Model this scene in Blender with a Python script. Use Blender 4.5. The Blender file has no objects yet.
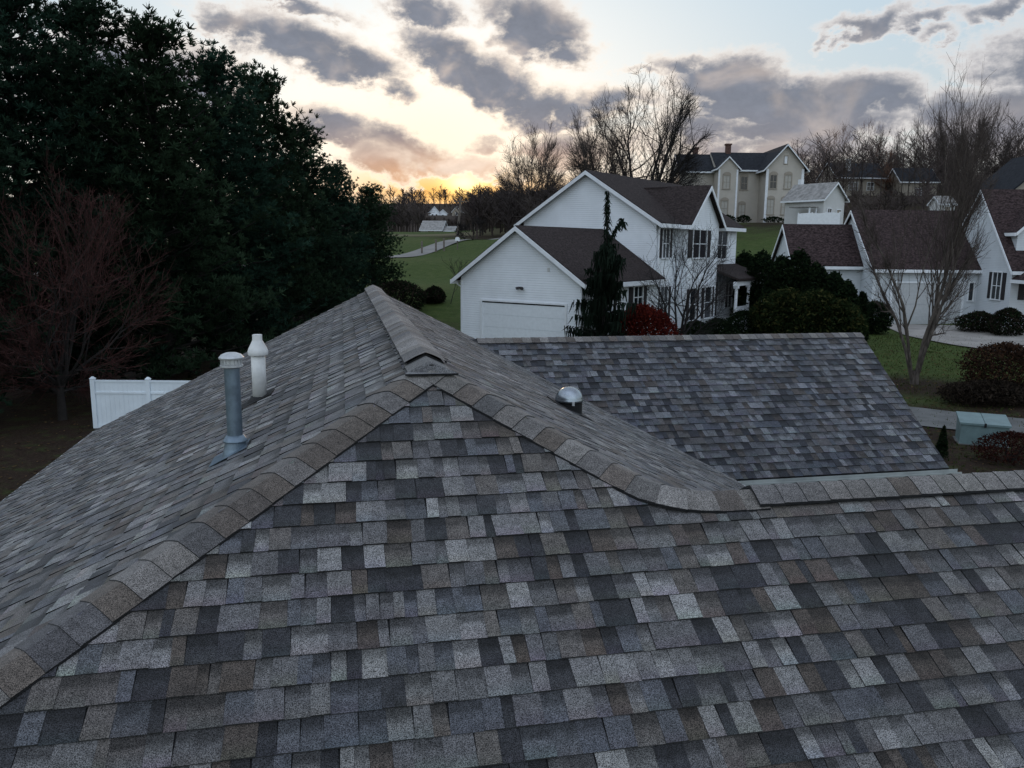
import bpy, math, random
import numpy as np
from mathutils import Vector, Matrix

scene = bpy.context.scene
COL = scene.collection
R = math.radians

# ------------------------------------------------------------------ camera
CAM_H = 5.8
F = 806.6
PITCH, ROLL = R(9.78), R(0.513)
fwd = np.array([0, math.cos(PITCH), -math.sin(PITCH)])
rgt = np.array([1.0, 0, 0])
dwn = np.cross(fwd, rgt)
r2 = math.cos(ROLL) * rgt - math.sin(ROLL) * dwn
d2 = math.cos(ROLL) * dwn + math.sin(ROLL) * rgt
ML = np.array([r2, d2, fwd])
cam_data = bpy.data.cameras.new("camera")
cam = bpy.data.objects.new("camera", cam_data)
COL.objects.link(cam)
cam_data.sensor_width = 36.0
cam_data.lens = F / 1024 * 36
cam_data.clip_start = 0.1
cam_data.clip_end = 6000
m = Matrix(((r2[0], -d2[0], -fwd[0], 0), (r2[1], -d2[1], -fwd[1], 0), (r2[2], -d2[2], -fwd[2], CAM_H), (0, 0, 0, 1)))
cam.matrix_world = m
scene.camera = cam

# ------------------------------------------------------------------ exposure
scene.render.engine = 'CYCLES'
vs = scene.view_settings
scene.display_settings.display_device = 'sRGB'
vs.view_transform = 'Standard'
vs.look = 'None'
vs.gamma = 1.0
vs.exposure = 0.0
vs.use_curve_mapping = False
scene.cycles.max_bounces = 5
scene.cycles.transparent_max_bounces = 6
try:
    scene.cycles.use_denoising = True
except Exception:
    pass


def ray(px, py):
    return ML.T @ np.array([(px - 512) / F, (py - 384) / F, 1.0])


def az_el(px, py):
    v = ray(px, py)
    v = v / np.linalg.norm(v)
    return math.atan2(v[0], v[1]), math.asin(v[2])


# ------------------------------------------------------------------ sky
SUN_AZ, SUN_EL = az_el(464, 184)
world = bpy.data.worlds.new("World")
scene.world = world
world.use_nodes = True
W = world.node_tree
W.nodes.clear()


class NT:
    """small helper that writes node graphs"""

    def __init__(s, tree):
        s.t = tree

    def n(s, typ, **kw):
        nd = s.t.nodes.new(typ)
        for k, v in kw.items():
            setattr(nd, k, v)
        return nd

    def put(s, sock, v):
        if hasattr(v, 'is_output') or isinstance(v, bpy.types.NodeSocket):
            s.t.links.new(v, sock)
        elif isinstance(v, (tuple, list)):
            if len(v) == 3 and len(sock.default_value) == 4:
                v = (*v, 1)
            sock.default_value = v
        else:
            sock.default_value = v

    def math(s, op, a, b=None, c=None, clamp=False):
        nd = s.n('ShaderNodeMath', operation=op, use_clamp=clamp)
        s.put(nd.inputs[0], a)
        if b is not None:
            s.put(nd.inputs[1], b)
        if c is not None:
            s.put(nd.inputs[2], c)
        return nd.outputs[0]

    def smooth(s, v, a, b, o0=0.0, o1=1.0):
        nd = s.n('ShaderNodeMapRange', interpolation_type='SMOOTHSTEP')
        s.put(nd.inputs[0], v)
        s.put(nd.inputs[1], a)
        s.put(nd.inputs[2], b)
        s.put(nd.inputs[3], o0)
        s.put(nd.inputs[4], o1)
        return nd.outputs[0]

    def mix(s, f, a, b, mode='MIX'):
        nd = s.n('ShaderNodeMix', data_type='RGBA', blend_type=mode)
        s.put(nd.inputs[0], f)
        s.put(nd.inputs[6], a)
        s.put(nd.inputs[7], b)
        return nd.outputs[2]

    def noise(s, vec, scale, detail=4, rough=0.55, dist=0.0):
        nd = s.n('ShaderNodeTexNoise')
        if vec is not None:
            s.put(nd.inputs['Vector'], vec)
        s.put(nd.inputs['Scale'], scale)
        s.put(nd.inputs['Detail'], detail)
        s.put(nd.inputs['Roughness'], rough)
        s.put(nd.inputs['Distortion'], dist)
        return nd.outputs[0]

    def ramp(s, v, stops):
        nd = s.n('ShaderNodeValToRGB')
        el = nd.color_ramp.elements
        while len(el) > len(stops):
            el.remove(el[-1])
        while len(el) < len(stops):
            el.new(0.5)
        for e, (p, c) in zip(el, stops):
            e.position = p
            e.color = (*c, 1) if len(c) == 3 else c
        s.put(nd.inputs[0], v)
        return nd.outputs[0]


def build_sky():
    w = NT(W)
    tc = w.n('ShaderNodeTexCoord')
    sep = w.n('ShaderNodeSeparateXYZ')
    W.links.new(tc.outputs['Generated'], sep.inputs[0])
    X, Y, Z = sep.outputs
    az = w.math('ARCTAN2', X, Y)
    el = w.math('ARCSINE', Z)
    # warped coordinates for ragged cloud edges
    comb = w.n('ShaderNodeCombineXYZ')
    w.put(comb.inputs[0], az)
    w.put(comb.inputs[1], w.math('MULTIPLY', el, 1.5))
    n1 = w.noise(comb.outputs[0], 7.0, 8, 0.6, 0.3)
    off = w.n('ShaderNodeVectorMath', operation='ADD')
    W.links.new(comb.outputs[0], off.inputs[0])
    off.inputs[1].default_value = (7.3, 2.1, 4.0)
    n2 = w.noise(off.outputs[0], 22.0, 6, 0.6, 0.2)
    n3 = w.noise(off.outputs[0], 6.0, 3, 0.5, 0.0)
    azw = w.math('ADD', az, w.math('MULTIPLY', w.math('SUBTRACT', n3, 0.5), 0.06))
    elw = w.math('ADD', el, w.math('ADD', w.math('MULTIPLY', w.math('SUBTRACT', n1, 0.5), 0.09), w.math('MULTIPLY', w.math('SUBTRACT', n2, 0.5), 0.04)))

    # Nishita base
    sky = w.n('ShaderNodeTexSky', sky_type='NISHITA')
    sky.sun_disc = False
    sky.sun_elevation = max(SUN_EL, R(2.0))
    sky.sun_rotation = SUN_AZ
    sky.air_density = 1.0
    sky.dust_density = 1.5
    sky.ozone_density = 1.5

    # glow round the sun
    def gauss(azc, elc, sa, se, a=az, e=el):
        da = w.math('DIVIDE', w.math('SUBTRACT', a, azc), sa)
        de = w.math('DIVIDE', w.math('SUBTRACT', e, elc), se)
        q = w.math('ADD', w.math('MULTIPLY', da, da), w.math('MULTIPLY', de, de))
        return w.math('EXPONENT', w.math('MULTIPLY', q, -1.0))

    elpos = w.math('MAXIMUM', el, 0.0)
    # clear sky: pale near the horizon, blue to the zenith
    base = w.ramp(w.math('DIVIDE', elpos, 1.4), [
        (0.0, (0.74, 0.70, 0.66)), (0.10, (0.66, 0.78, 0.86)), (0.2, (0.62, 0.80, 0.95)),
        (0.36, (0.68, 0.83, 1.0)), (0.62, (0.66, 0.79, 1.0)), (1.0, (0.62, 0.75, 0.98))])
    nish = w.n('ShaderNodeVectorMath', operation='SCALE')
    W.links.new(sky.outputs[0], nish.inputs[0])
    nish.inputs['Scale'].default_value = 0.10
    base = w.mix(0.25, base, nish.outputs[0])
    g_wide = gauss(SUN_AZ - 0.05, SUN_EL + 0.08, 0.30, 0.19)
    g_mid = gauss(SUN_AZ - 0.05, SUN_EL + 0.045, 0.15, 0.070)
    g_hor = gauss(SUN_AZ - 0.01, SUN_EL - 0.01, 0.14, 0.028)
    g_core = gauss(SUN_AZ, SUN_EL + 0.002, 0.022, 0.012)
    c = w.mix(w.math('MULTIPLY', g_wide, 1.0, clamp=True), base, (1.07, 1.07, 1.03))
    c = w.mix(w.math('MULTIPLY', g_mid, 0.7, clamp=True), c, (1.25, 1.05, 0.72))
    c = w.mix(w.math('MULTIPLY', g_hor, 0.95, clamp=True), c, (1.20, 0.60, 0.11))
    clear = w.mix(w.math('MULTIPLY', g_core, 1.0, clamp=True), c, (2.6, 1.9, 0.8))

    # cloud bank: (pixel x, y, half length, half height, tilt, weight)
    blobs = [(240, 30, 60, 15, 14, .95), (305, 48, 85, 27, 12, 1.1), (360, 66, 60, 24, 14, 1.05), (398, 92, 30, 16, 25, .9), (425, 8, 46, 17, 8, .95),
             (538, 30, 66, 34, 22, 1.15), (570, 58, 30, 16, 30, .9), (455, 62, 60, 24, 30, 1.1), (500, 88, 60, 28, 22, 1.15), (550, 112, 60, 24, 8, 1.05),
             (335, 128, 55, 20, 14, 1.05), (390, 150, 80, 22, 12, 1.05), (450, 168, 80, 16, 0, .95), (486, 146, 30, 14, 0, .8),
             (735, 90, 60, 34, 8, 1.2), (790, 104, 60, 30, 3, 1.15), (770, 152, 130, 17, 0, .95), (570, 150, 70, 20, 4, .9), (860, 104, 66, 27, 3, 1.2), (800, 132, 140, 20, 0, 1.1), (690, 62, 44, 13, 8, .8), (650, 70, 30, 8, 0, .7),
             (620, 108, 60, 22, 0, .95), (640, 150, 80, 20, 0, .75), (700, 130, 60, 26, 0, .95), (862, 22, 62, 11, -14, .85), (930, 12, 40, 8, -8, .7), (945, 26, 20, 9, 0, .75), (1010, 6, 40, 11, 0, .85),
             (1000, 122, 80, 32, -6, 1.15), (945, 114, 46, 24, -6, 1.0), (290, 2, 60, 11, 5, .85), (768, 66, 34, 8, 10, .65), (800, 74, 16, 6, 10, .6),
             (1120, 60, 120, 40, 5, 1.0), (150, 60, 120, 35, 8, .8), (60, 120, 100, 26, 5, .9), (1150, 160, 120, 22, 0, .9),
             (-150, 40, 160, 45, 5, 1.0)]
    dens = None
    for (px, py, a, b, t, wt) in blobs:
        a0, e0 = az_el(px, py)
        da = w.math('SUBTRACT', azw, a0)
        de = w.math('SUBTRACT', elw, e0)
        ct, st = math.cos(R(t)), math.sin(R(t))
        # tilt is clockwise on the picture = downwards to the right
        u = w.math('SUBTRACT', w.math('MULTIPLY', da, ct * F / a), w.math('MULTIPLY', de, st * F / a))
        v = w.math('ADD', w.math('MULTIPLY', da, st * F / b), w.math('MULTIPLY', de, ct * F / b))
        q = w.math('ADD', w.math('MULTIPLY', u, u), w.math('MULTIPLY', v, v))
        g = w.math('MULTIPLY', w.math('EXPONENT', w.math('MULTIPLY', q, -0.95)), wt)
        dens = g if dens is None else w.math('MAXIMUM', dens, g)
    # broken cloud over the rest of the dome
    hi = w.smooth(el, 0.32, 0.6)
    behind = w.smooth(w.math('ABSOLUTE', az), 0.75, 1.1)
    rest = w.math('MULTIPLY', w.math('MAXIMUM', hi, behind), w.smooth(n3, 0.42, 0.72))
    dens = w.math('MAXIMUM', dens, w.math('MULTIPLY', rest, 0.8))
    n4 = w.noise(off.outputs[0], 60.0, 5, 0.65, 0.0)
    fine = w.math('ADD', w.math('MULTIPLY', w.math('SUBTRACT', n2, 0.5), 0.95), w.math('MULTIPLY', w.math('SUBTRACT', n4, 0.5), 0.50))
    d = w.math('ADD', dens, w.math('ADD', w.math('MULTIPLY', w.math('SUBTRACT', n1, 0.5), 1.0), fine))
    cover = w.smooth(d, 0.27, 0.62)
    core = w.smooth(d, 0.38, 0.90)
    g_sun = gauss(SUN_AZ, SUN_EL + 0.03, 0.34, 0.17)
    g_low = gauss(SUN_AZ + 0.0, SUN_EL + 0.0, 0.20, 0.040)
    thin = w.mix(g_sun, (0.80, 0.78, 0.78), (1.30, 1.08, 0.84))
    thick = w.mix(w.smooth(el, 0.05, 0.17), (0.35, 0.305, 0.31), (0.215, 0.240, 0.295))
    thick = w.mix(w.math('MULTIPLY', g_sun, 0.28), thick, (0.33, 0.30, 0.315))
    thick = w.mix(w.math('MULTIPLY', g_low, 0.85), thick, (0.92, 0.50, 0.25))
    thick = w.mix(w.math('MULTIPLY', w.math('MAXIMUM', hi, behind), 0.85), thick, (0.86, 0.88, 0.93))
    n5 = w.noise(off.outputs[0], 11.0, 4, 0.55, 0.4)
    lit = w.math('MULTIPLY', w.smooth(n5, 0.46, 0.70), w.math('MULTIPLY', w.math('ADD', g_sun, 0.10), 0.85), clamp=True)
    thick = w.mix(lit, thick, (0.92, 0.74, 0.60))
    tex = w.math('ADD', 0.62, w.math('MULTIPLY', w.math('ADD', n2, w.math('MULTIPLY', n4, 0.5)), 0.52))
    thick2 = w.n('ShaderNodeVectorMath', operation='SCALE')
    W.links.new(thick, thick2.inputs[0])
    W.links.new(tex, thick2.inputs['Scale'])
    cloud = w.mix(core, thin, thick2.outputs[0])
    col = w.mix(cover, clear, cloud)
    ev = w.n('ShaderNodeVectorMath', operation='SCALE')   # boosts the unseen sky behind the camera to brighten facing walls
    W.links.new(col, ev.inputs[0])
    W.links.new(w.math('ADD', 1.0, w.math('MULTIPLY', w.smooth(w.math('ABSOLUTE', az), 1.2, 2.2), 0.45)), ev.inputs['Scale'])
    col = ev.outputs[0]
    # below the horizon
    col = w.mix(w.smooth(el, -0.03, 0.0), (0.05, 0.05, 0.045), col)
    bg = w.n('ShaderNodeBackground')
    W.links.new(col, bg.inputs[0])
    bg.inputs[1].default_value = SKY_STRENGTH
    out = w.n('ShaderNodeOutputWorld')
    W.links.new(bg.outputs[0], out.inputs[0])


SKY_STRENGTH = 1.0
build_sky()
world.cycles.sampling_method = 'MANUAL'
world.cycles.sample_map_resolution = 512

# ------------------------------------------------------------------ sun
sd = bpy.data.lights.new("sun", 'SUN')
sun = bpy.data.objects.new("sun", sd)
COL.objects.link(sun)
sd.energy = 0.35
sd.angle = R(2.0)
sd.color = (1.0, 0.62, 0.34)
sv = Vector((math.sin(SUN_AZ) * math.cos(SUN_EL), math.cos(SUN_AZ) * math.cos(SUN_EL), math.sin(SUN_EL)))
sun.rotation_euler = sv.to_track_quat('Z', 'Y').to_euler()
sun.location = (0, 0, 60)

rng = random.Random(7)

# ------------------------------------------------------------------ helpers


def tag(o, label=None, cat=None, group=None, kind=None):
    if label:
        o['label'] = label
    if cat:
        o['category'] = cat
    if group:
        o['group'] = group
    if kind:
        o['kind'] = kind
    return o


def empty(name, loc, rz=0.0, label=None, cat=None, group=None):
    o = bpy.data.objects.new(name, None)
    COL.objects.link(o)
    o.empty_display_size = 0.3
    o.location = loc
    o.rotation_euler = (0, 0, rz)
    return tag(o, label, cat, group)


def copy_tree(o, parent=None):
    c = o.copy()
    COL.objects.link(c)
    c.parent = parent
    for ch in [x for x in bpy.data.objects if x.parent == o]:
        copy_tree(ch, c)
    return c


class MB:
    """collects faces (optionally coloured per corner) into one mesh"""

    def __init__(s):
        s.v, s.f, s.c, s.col = [], [], [], False

    def face(s, pts, cols=None):
        i = len(s.v)
        s.v.extend([tuple(p) for p in pts])
        s.f.append(tuple(range(i, i + len(pts))))
        if cols is not None:
            s.col = True
            if len(cols) == 3 and not hasattr(cols[0], '__len__'):
                cols = [cols] * len(pts)
            s.c.extend(cols)
        else:
            s.c.extend([(1, 1, 1)] * len(pts))

    def box(s, x0, x1, y0, y1, z0, z1, cols=None):
        P = [(x0, y0, z0), (x1, y0, z0), (x1, y1, z0), (x0, y1, z0), (x0, y0, z1), (x1, y0, z1), (x1, y1, z1), (x0, y1, z1)]
        for q in ((0, 3, 2, 1), (4, 5, 6, 7), (0, 1, 5, 4), (1, 2, 6, 5), (2, 3, 7, 6), (3, 0, 4, 7)):
            s.face([P[k] for k in q], cols)

    def hexa(s, P, cols=None):
        for q in ((0, 3, 2, 1), (4, 5, 6, 7), (0, 1, 5, 4), (1, 2, 6, 5), (2, 3, 7, 6), (3, 0, 4, 7)):
            s.face([P[k] for k in q], cols)

    def slab(s, pts, off):
        """polygon thickened by the vector off"""
        q = [tuple(np.array(p) + off) for p in pts]
        s.face(pts)
        s.face(q[::-1])
        n = len(pts)
        for k in range(n):
            j = (k + 1) % n
            s.face([pts[j], pts[k], q[k], q[j]])

    def bar(s, a, b, w, h):
        """square bar from a to b"""
        a, b = Vector(a), Vector(b)
        d = (b - a).normalized()
        u = d.cross(Vector((0, 0, 1)))
        if u.length < 1e-3:
            u = Vector((1, 0, 0))
        u.normalize()
        v = u.cross(d).normalized()
        u, v = u * w / 2, v * h / 2
        P = [a - u - v, a + u - v, a + u + v, a - u + v, b - u - v, b + u - v, b + u + v, b - u + v]
        s.hexa(P)

    def tube(s, pts, rads, n=8, cap=True, cols=None):
        pts = [Vector(p) for p in pts]
        rings = []
        for i, p in enumerate(pts):
            d = (pts[min(i + 1, len(pts) - 1)] - pts[max(i - 1, 0)])
            d = d.normalized() if d.length > 1e-9 else Vector((0, 0, 1))
            u = d.cross(Vector((0.31, 0.95, 0.05)))
            if u.length < 0.05:
                u = d.cross(Vector((1, 0, 0)))
            u.normalize()
            v = d.cross(u)
            i0 = len(s.v)
            for k in range(n):
                a = 2 * math.pi * k / n
                s.v.append(tuple(p + (u * math.cos(a) + v * math.sin(a)) * rads[i]))
            rings.append(i0)
        cc = cols or (1, 1, 1)
        if cols:
            s.col = True
        for a, b in zip(rings, rings[1:]):
            for k in range(n):
                j = (k + 1) % n
                s.f.append((a + k, a + j, b + j, b + k))
                s.c.extend([cc] * 4)
        if cap:
            for r0, rev in ((rings[0], True), (rings[-1], False)):
                q = [r0 + k for k in range(n)]
                s.f.append(tuple(q[::-1] if rev else q))
                s.c.extend([cc] * n)

    def lathe(s, c, prof, n=24):
        """profile of (radius, z) turned round a vertical axis at c"""
        s.tube([(c[0], c[1], c[2] + z) for r, z in prof], [max(r, 1e-4) for r, z in prof], n)

    def build(s, name, mat, parent=None, smooth=False, origin=None):
        me = bpy.data.meshes.new(name)
        v = s.v
        if origin is not None:
            v = [(p[0] - origin[0], p[1] - origin[1], p[2] - origin[2]) for p in v]
        me.from_pydata(v, [], s.f)
        if s.col:
            at = me.color_attributes.new('Col', 'FLOAT_COLOR', 'CORNER')
            a = np.ones((len(s.c), 4), dtype=np.float32)
            a[:, :3] = np.array(s.c, dtype=np.float32)
            at.data.foreach_set('color', a.ravel())
        me.materials.append(mat)
        if smooth:
            me.polygons.foreach_set('use_smooth', [True] * len(me.polygons))
        me.update()
        o = bpy.data.objects.new(name, me)
        COL.objects.link(o)
        if parent is not None:
            o.parent = parent
        elif origin is not None:
            o.location = origin
        return o


# ------------------------------------------------------------------ materials
MATS = {}


def mat(name, color, rough=0.8, metal=0.0, spec=0.3, vary=0.15, scale=6.0, bump=0.0, attr=False, aspect=None, grain=0.0, gscale=200.0):
    if name in MATS:
        return MATS[name]
    mt = bpy.data.materials.new(name)
    mt.use_nodes = True
    t = mt.node_tree
    t.nodes.clear()
    w = NT(t)
    b = w.n('ShaderNodeBsdfPrincipled')
    out = w.n('ShaderNodeOutputMaterial')
    t.links.new(b.outputs[0], out.inputs[0])
    tc = w.n('ShaderNodeTexCoord')
    vec = tc.outputs['Object']
    if aspect:
        mp = w.n('ShaderNodeMapping')
        mp.inputs['Scale'].default_value = aspect
        t.links.new(vec, mp.inputs[0])
        vec = mp.outputs[0]
    n = w.noise(vec, scale, 5, 0.6)
    if attr:
        at = w.n('ShaderNodeAttribute')
        at.attribute_name = 'Col'
        base = at.outputs[0]
        if color is not None:
            base = w.mix(1.0, base, color, 'MULTIPLY')
    else:
        base = color
    k = w.smooth(n, 0.3, 0.7, 1 - vary, 1 + vary)
    if grain:
        g = w.noise(vec, gscale, 2, 0.6)
        g2 = w.smooth(g, 0.34, 0.66, 1 - grain, 1 + grain)
        k = w.math('MULTIPLY', k, g2)
        if attr:
            k = w.math('MULTIPLY', k, w.smooth(w.noise(vec, 26.0, 4, 0.7), 0.32, 0.68, 0.80, 1.20))
            k = w.math('MULTIPLY', k, w.smooth(w.noise(vec, 0.55, 4, 0.6), 0.3, 0.7, 0.88, 1.12))
    sc = w.n('ShaderNodeVectorMath', operation='SCALE')
    if isinstance(base, tuple):
        sc.inputs[0].default_value = base[:3]
    else:
        t.links.new(base, sc.inputs[0])
    t.links.new(k, sc.inputs['Scale'])
    t.links.new(sc.outputs[0], b.inputs['Base Color'])
    b.inputs['Roughness'].default_value = rough
    b.inputs['Metallic'].default_value = metal
    b.inputs['Specular IOR Level'].default_value = spec
    if attr and grain:
        b.inputs['Sheen Weight'].default_value = 0.12
        b.inputs['Sheen Roughness'].default_value = 0.5
    if bump:
        bp = w.n('ShaderNodeBump')
        bp.inputs['Strength'].default_value = bump
        bp.inputs['Distance'].default_value = 0.02
        if grain:
            t.links.new(g, bp.inputs['Height'])
            bp.inputs['Distance'].default_value = 0.003
        else:
            t.links.new(n, bp.inputs['Height'])
        t.links.new(bp.outputs[0], b.inputs['Normal'])
    MATS[name] = mt
    return mt


def siding(name, color, pitch=0.11, vary=0.05):
    """horizontal lapped boards: real bump, thin gaps of the boards' own colour"""
    if name in MATS:
        return MATS[name]
    mt = bpy.data.materials.new(name)
    mt.use_nodes = True
    t = mt.node_tree
    t.nodes.clear()
    w = NT(t)
    b = w.n('ShaderNodeBsdfPrincipled')
    out = w.n('ShaderNodeOutputMaterial')
    t.links.new(b.outputs[0], out.inputs[0])
    tc = w.n('ShaderNodeTexCoord')
    sep = w.n('ShaderNodeSeparateXYZ')
    t.links.new(tc.outputs['Object'], sep.inputs[0])
    fr = w.math('FRACT', w.math('DIVIDE', sep.outputs[2], pitch))
    hgt = w.math('SUBTRACT', 1.0, fr)
    n = w.noise(tc.outputs['Object'], 0.9, 5, 0.6)
    k = w.smooth(n, 0.3, 0.7, 1 - vary, 1 + vary)
    line = w.smooth(fr, 0.0, 0.14, 0.72, 1.0)
    k = w.math('MULTIPLY', k, line)
    sc = w.n('ShaderNodeVectorMath', operation='SCALE')
    sc.inputs[0].default_value = color
    t.links.new(k, sc.inputs['Scale'])
    t.links.new(sc.outputs[0], b.inputs['Base Color'])
    b.inputs['Roughness'].default_value = 0.55
    bp = w.n('ShaderNodeBump')
    bp.inputs['Strength'].default_value = 0.9
    bp.inputs['Distance'].default_value = 0.015
    t.links.new(hgt, bp.inputs['Height'])
    t.links.new(bp.outputs[0], b.inputs['Normal'])
    MATS[name] = mt
    return mt


M_SHINGLE = mat('granule_shingle', None, 0.92, spec=0.2, vary=0.10, scale=3.0, bump=0.7, attr=True, grain=0.85, gscale=240)
M_CAP = mat('granule_cap', None, 0.92, spec=0.2, vary=0.10, scale=5.0, bump=0.5, attr=True, grain=0.8, gscale=240)
M_BLACK = mat('black_plastic', (0.008, 0.008, 0.009), 0.6)
M_GALV = mat('galvanised_steel', (0.17, 0.22, 0.27), 0.42, metal=0.6, vary=0.2, scale=14)
M_ALU = mat('dull_aluminium', (0.50, 0.51, 0.52), 0.45, metal=0.5, vary=0.15, scale=20)
M_PVC = mat('white_pvc', (0.62, 0.62, 0.61), 0.45, vary=0.12, scale=9)
M_WHITE = mat('white_trim', (0.74, 0.76, 0.79), 0.5, vary=0.06, scale=3)
M_VINYL = mat('vinyl_fence', (0.70, 0.76, 0.81), 0.4, vary=0.05, scale=2)
M_SIDE = siding('white_siding', (0.76, 0.79, 0.83))
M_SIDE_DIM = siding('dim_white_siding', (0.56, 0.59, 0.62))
M_SIDE_GREY = siding('pale_siding', (0.56, 0.56, 0.55))
M_CREAM = siding('cream_siding', (0.46, 0.42, 0.365))
M_TAN = siding('tan_siding', (0.30, 0.26, 0.21))
M_GLASS = mat('dark_glass', (0.015, 0.018, 0.022), 0.08, spec=0.6, vary=0.1)
M_BLIND = mat('drawn_blind', (0.42, 0.40, 0.36), 0.8, vary=0.08)
M_SHUT = mat('dark_shutter', (0.020, 0.016, 0.018), 0.6)
M_BROWNROOF = mat('brown_shingle', (0.033, 0.025, 0.024), 0.95, spec=0.15, vary=0.3, scale=5, aspect=(1, 1, 3), grain=0.35, gscale=9)
M_REDROOF = mat('red_brown_shingle', (0.040, 0.027, 0.027), 0.95, spec=0.15, vary=0.3, scale=3, aspect=(1, 1, 3), grain=0.5, gscale=6)
M_DARKROOF = mat('dark_shingle', (0.022, 0.024, 0.029), 0.95, spec=0.15, vary=0.3, scale=3)
M_GREYROOF = mat('pale_grey_roof', (0.26, 0.25, 0.24), 0.85, vary=0.3, scale=2)
M_BRICK = mat('chimney_brick', (0.10, 0.055, 0.045), 0.9, vary=0.3, scale=8)
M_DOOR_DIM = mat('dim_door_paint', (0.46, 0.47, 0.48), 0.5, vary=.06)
M_DOOR = mat('garage_door_paint', (0.74, 0.77, 0.81), 0.5, vary=0.04)
M_BARK = mat('grey_bark', (0.075, 0.062, 0.054), 0.95, vary=0.4, scale=5, aspect=(1, 1, .3), bump=0.5)
M_BARK_PALE = mat('pale_peeling_bark', (0.085, 0.070, 0.060), 0.9, vary=0.5, scale=7, aspect=(1, 1, .35), bump=0.5)
M_BARK_DARK = mat('dark_bark', (0.022, 0.019, 0.018), 0.95, vary=0.3, scale=5)
M_TWIG = mat('bare_twigs', (0.060, 0.046, 0.040), 0.95, vary=0.3, scale=2)
M_TWIG_RUST = mat('rusty_twigs', (0.14, 0.066, 0.038), 0.95, vary=0.3, scale=1)
M_TWIG_RED = mat('reddish_twigs', (0.048, 0.019, 0.017), 0.95, vary=0.35, scale=1.5)
M_TWIG_DARK = mat('dark_twigs', (0.020, 0.017, 0.017), 0.95, vary=0.3, scale=2)
def foliage(name, vary=.3, scale=.5, trans=.45):
    mt = bpy.data.materials.new(name)
    mt.use_nodes = True
    t = mt.node_tree
    t.nodes.clear()
    w = NT(t)
    out = w.n('ShaderNodeOutputMaterial')
    tc = w.n('ShaderNodeTexCoord')
    at_ = w.n('ShaderNodeAttribute')
    at_.attribute_name = 'Col'
    sc = w.n('ShaderNodeVectorMath', operation='SCALE')
    t.links.new(at_.outputs[0], sc.inputs[0])
    t.links.new(w.smooth(w.noise(tc.outputs['Object'], scale, 4, .6), .3, .7, 1 - vary, 1 + vary), sc.inputs['Scale'])
    d = w.n('ShaderNodeBsdfDiffuse')
    tr = w.n('ShaderNodeBsdfTranslucent')
    mx = w.n('ShaderNodeMixShader')
    mx.inputs[0].default_value = trans
    for q in (d, tr):
        t.links.new(sc.outputs[0], q.inputs[0])
    t.links.new(d.outputs[0], mx.inputs[1])
    t.links.new(tr.outputs[0], mx.inputs[2])
    t.links.new(mx.outputs[0], out.inputs[0])
    return mt


M_NEEDLE = foliage('pine_needles', .45, .45)
M_LEAF = foliage('shrub_leaves', .35, 1.6)
M_CONC = mat('concrete', (0.27, 0.25, 0.23), 0.9, vary=0.18, scale=0.7, bump=0.2)
M_PATH = mat('worn_asphalt', (0.115, 0.115, 0.112), 0.9, vary=0.2, scale=1.5, bump=0.2)
M_ROAD = mat('pale_road', (0.20, 0.19, 0.18), 0.9, vary=0.15, scale=0.3)
M_GREENBOX = mat('green_enamel', (0.135, 0.195, 0.20), 0.45, vary=0.12, scale=4)
M_ROCK = mat('pale_rock', (0.30, 0.29, 0.27), 0.9, vary=0.25, scale=4, bump=0.6)
M_WOOD = mat('weathered_pole', (0.13, 0.11, 0.095), 0.9, vary=0.3, scale=4)
M_CARPAINT = mat('dark_car_paint', (0.008, 0.009, 0.011), 0.45, spec=0.25)
M_TYRE = mat('tyre_rubber', (0.012, 0.012, 0.012), 0.8)
M_LAMPRED = mat('red_lens', (0.20, 0.01, 0.01), 0.3)
M_TAN_FIELD = mat('dry_field', (0.17, 0.15, 0.10), 0.95, vary=0.2, scale=0.05)

# ------------------------------------------------------------------ terrain
CTRL = [(0, 6, 0), (-8, 8, 0), (8, 8, 0), (-14, 16, -.1), (14, 16, .1), (0, 20, .2), (0, -15, -.2), (-30, -20, -.2), (30, -20, 0), (0, -60, -1),
        (13.4, 22, .12), (15.5, 28, 0.0), (17.1, 34, .12), (26.7, 48, .45), (28.3, 56, .6), (40, 50, 1), (36, 30, .4), (24, 24, .2),
        (-16.4, 28, -.15), (-30, 30, 0), (-40, 50, 1), (-25, 60, 1.6), (-60, 100, 3), (-10, 36, .7), (-2.5, 40, 1.0), (4, 38, .9), (8, 40, .9), (11, 52, 1.1), (14, 42, .6), (20, 46, .5),
        (-8.7, 60, 2.6), (-4.7, 60, 2.7), (0, 62, 2.6), (-12.2, 90, 4.2), (-5.6, 130, 6.5), (-19.3, 170, 7.5), (-21.5, 200, 8.7), (-38, 400, 19.3), (-60, 600, 34), (60, 600, 40), (-300, 600, 36), (300, 600, 50),
        (23.5, 85, 5.4), (31.4, 114, 9.2), (37.7, 98, 8.4), (20, 114, 8.6), (45, 112, 10), (30, 70, 2.6), (45, 75, 4.5), (63.7, 150, 15.2), (66, 110, 13.2), (90, 150, 17), (16, 105, 7.8), (3.5, 170, 9.5), (60, 60, 3.0), (100, 60, 6), (80, 30, 1),
        (20, 200, 16), (100, 250, 24), (-100, 200, 9), (-200, 200, 8), (300, 150, 20), (-300, -100, -2), (300, -200, 0), (0, -500, -5), (-700, 0, 5), (700, 0, 20), (0, 1400, 40), (-900, 1100, 35), (900, 1100, 45)]
_cx = np.array(CTRL, float)


def hgt(x, y):
    d2_ = (_cx[:, 0] - x) ** 2 + (_cx[:, 1] - y) ** 2
    sc = 3.0 + 0.0016 * (x * x + y * y)
    wgt = 1.0 / (d2_ + sc) ** 1.6
    return float((wgt * _cx[:, 2]).sum() / wgt.sum())


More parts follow.
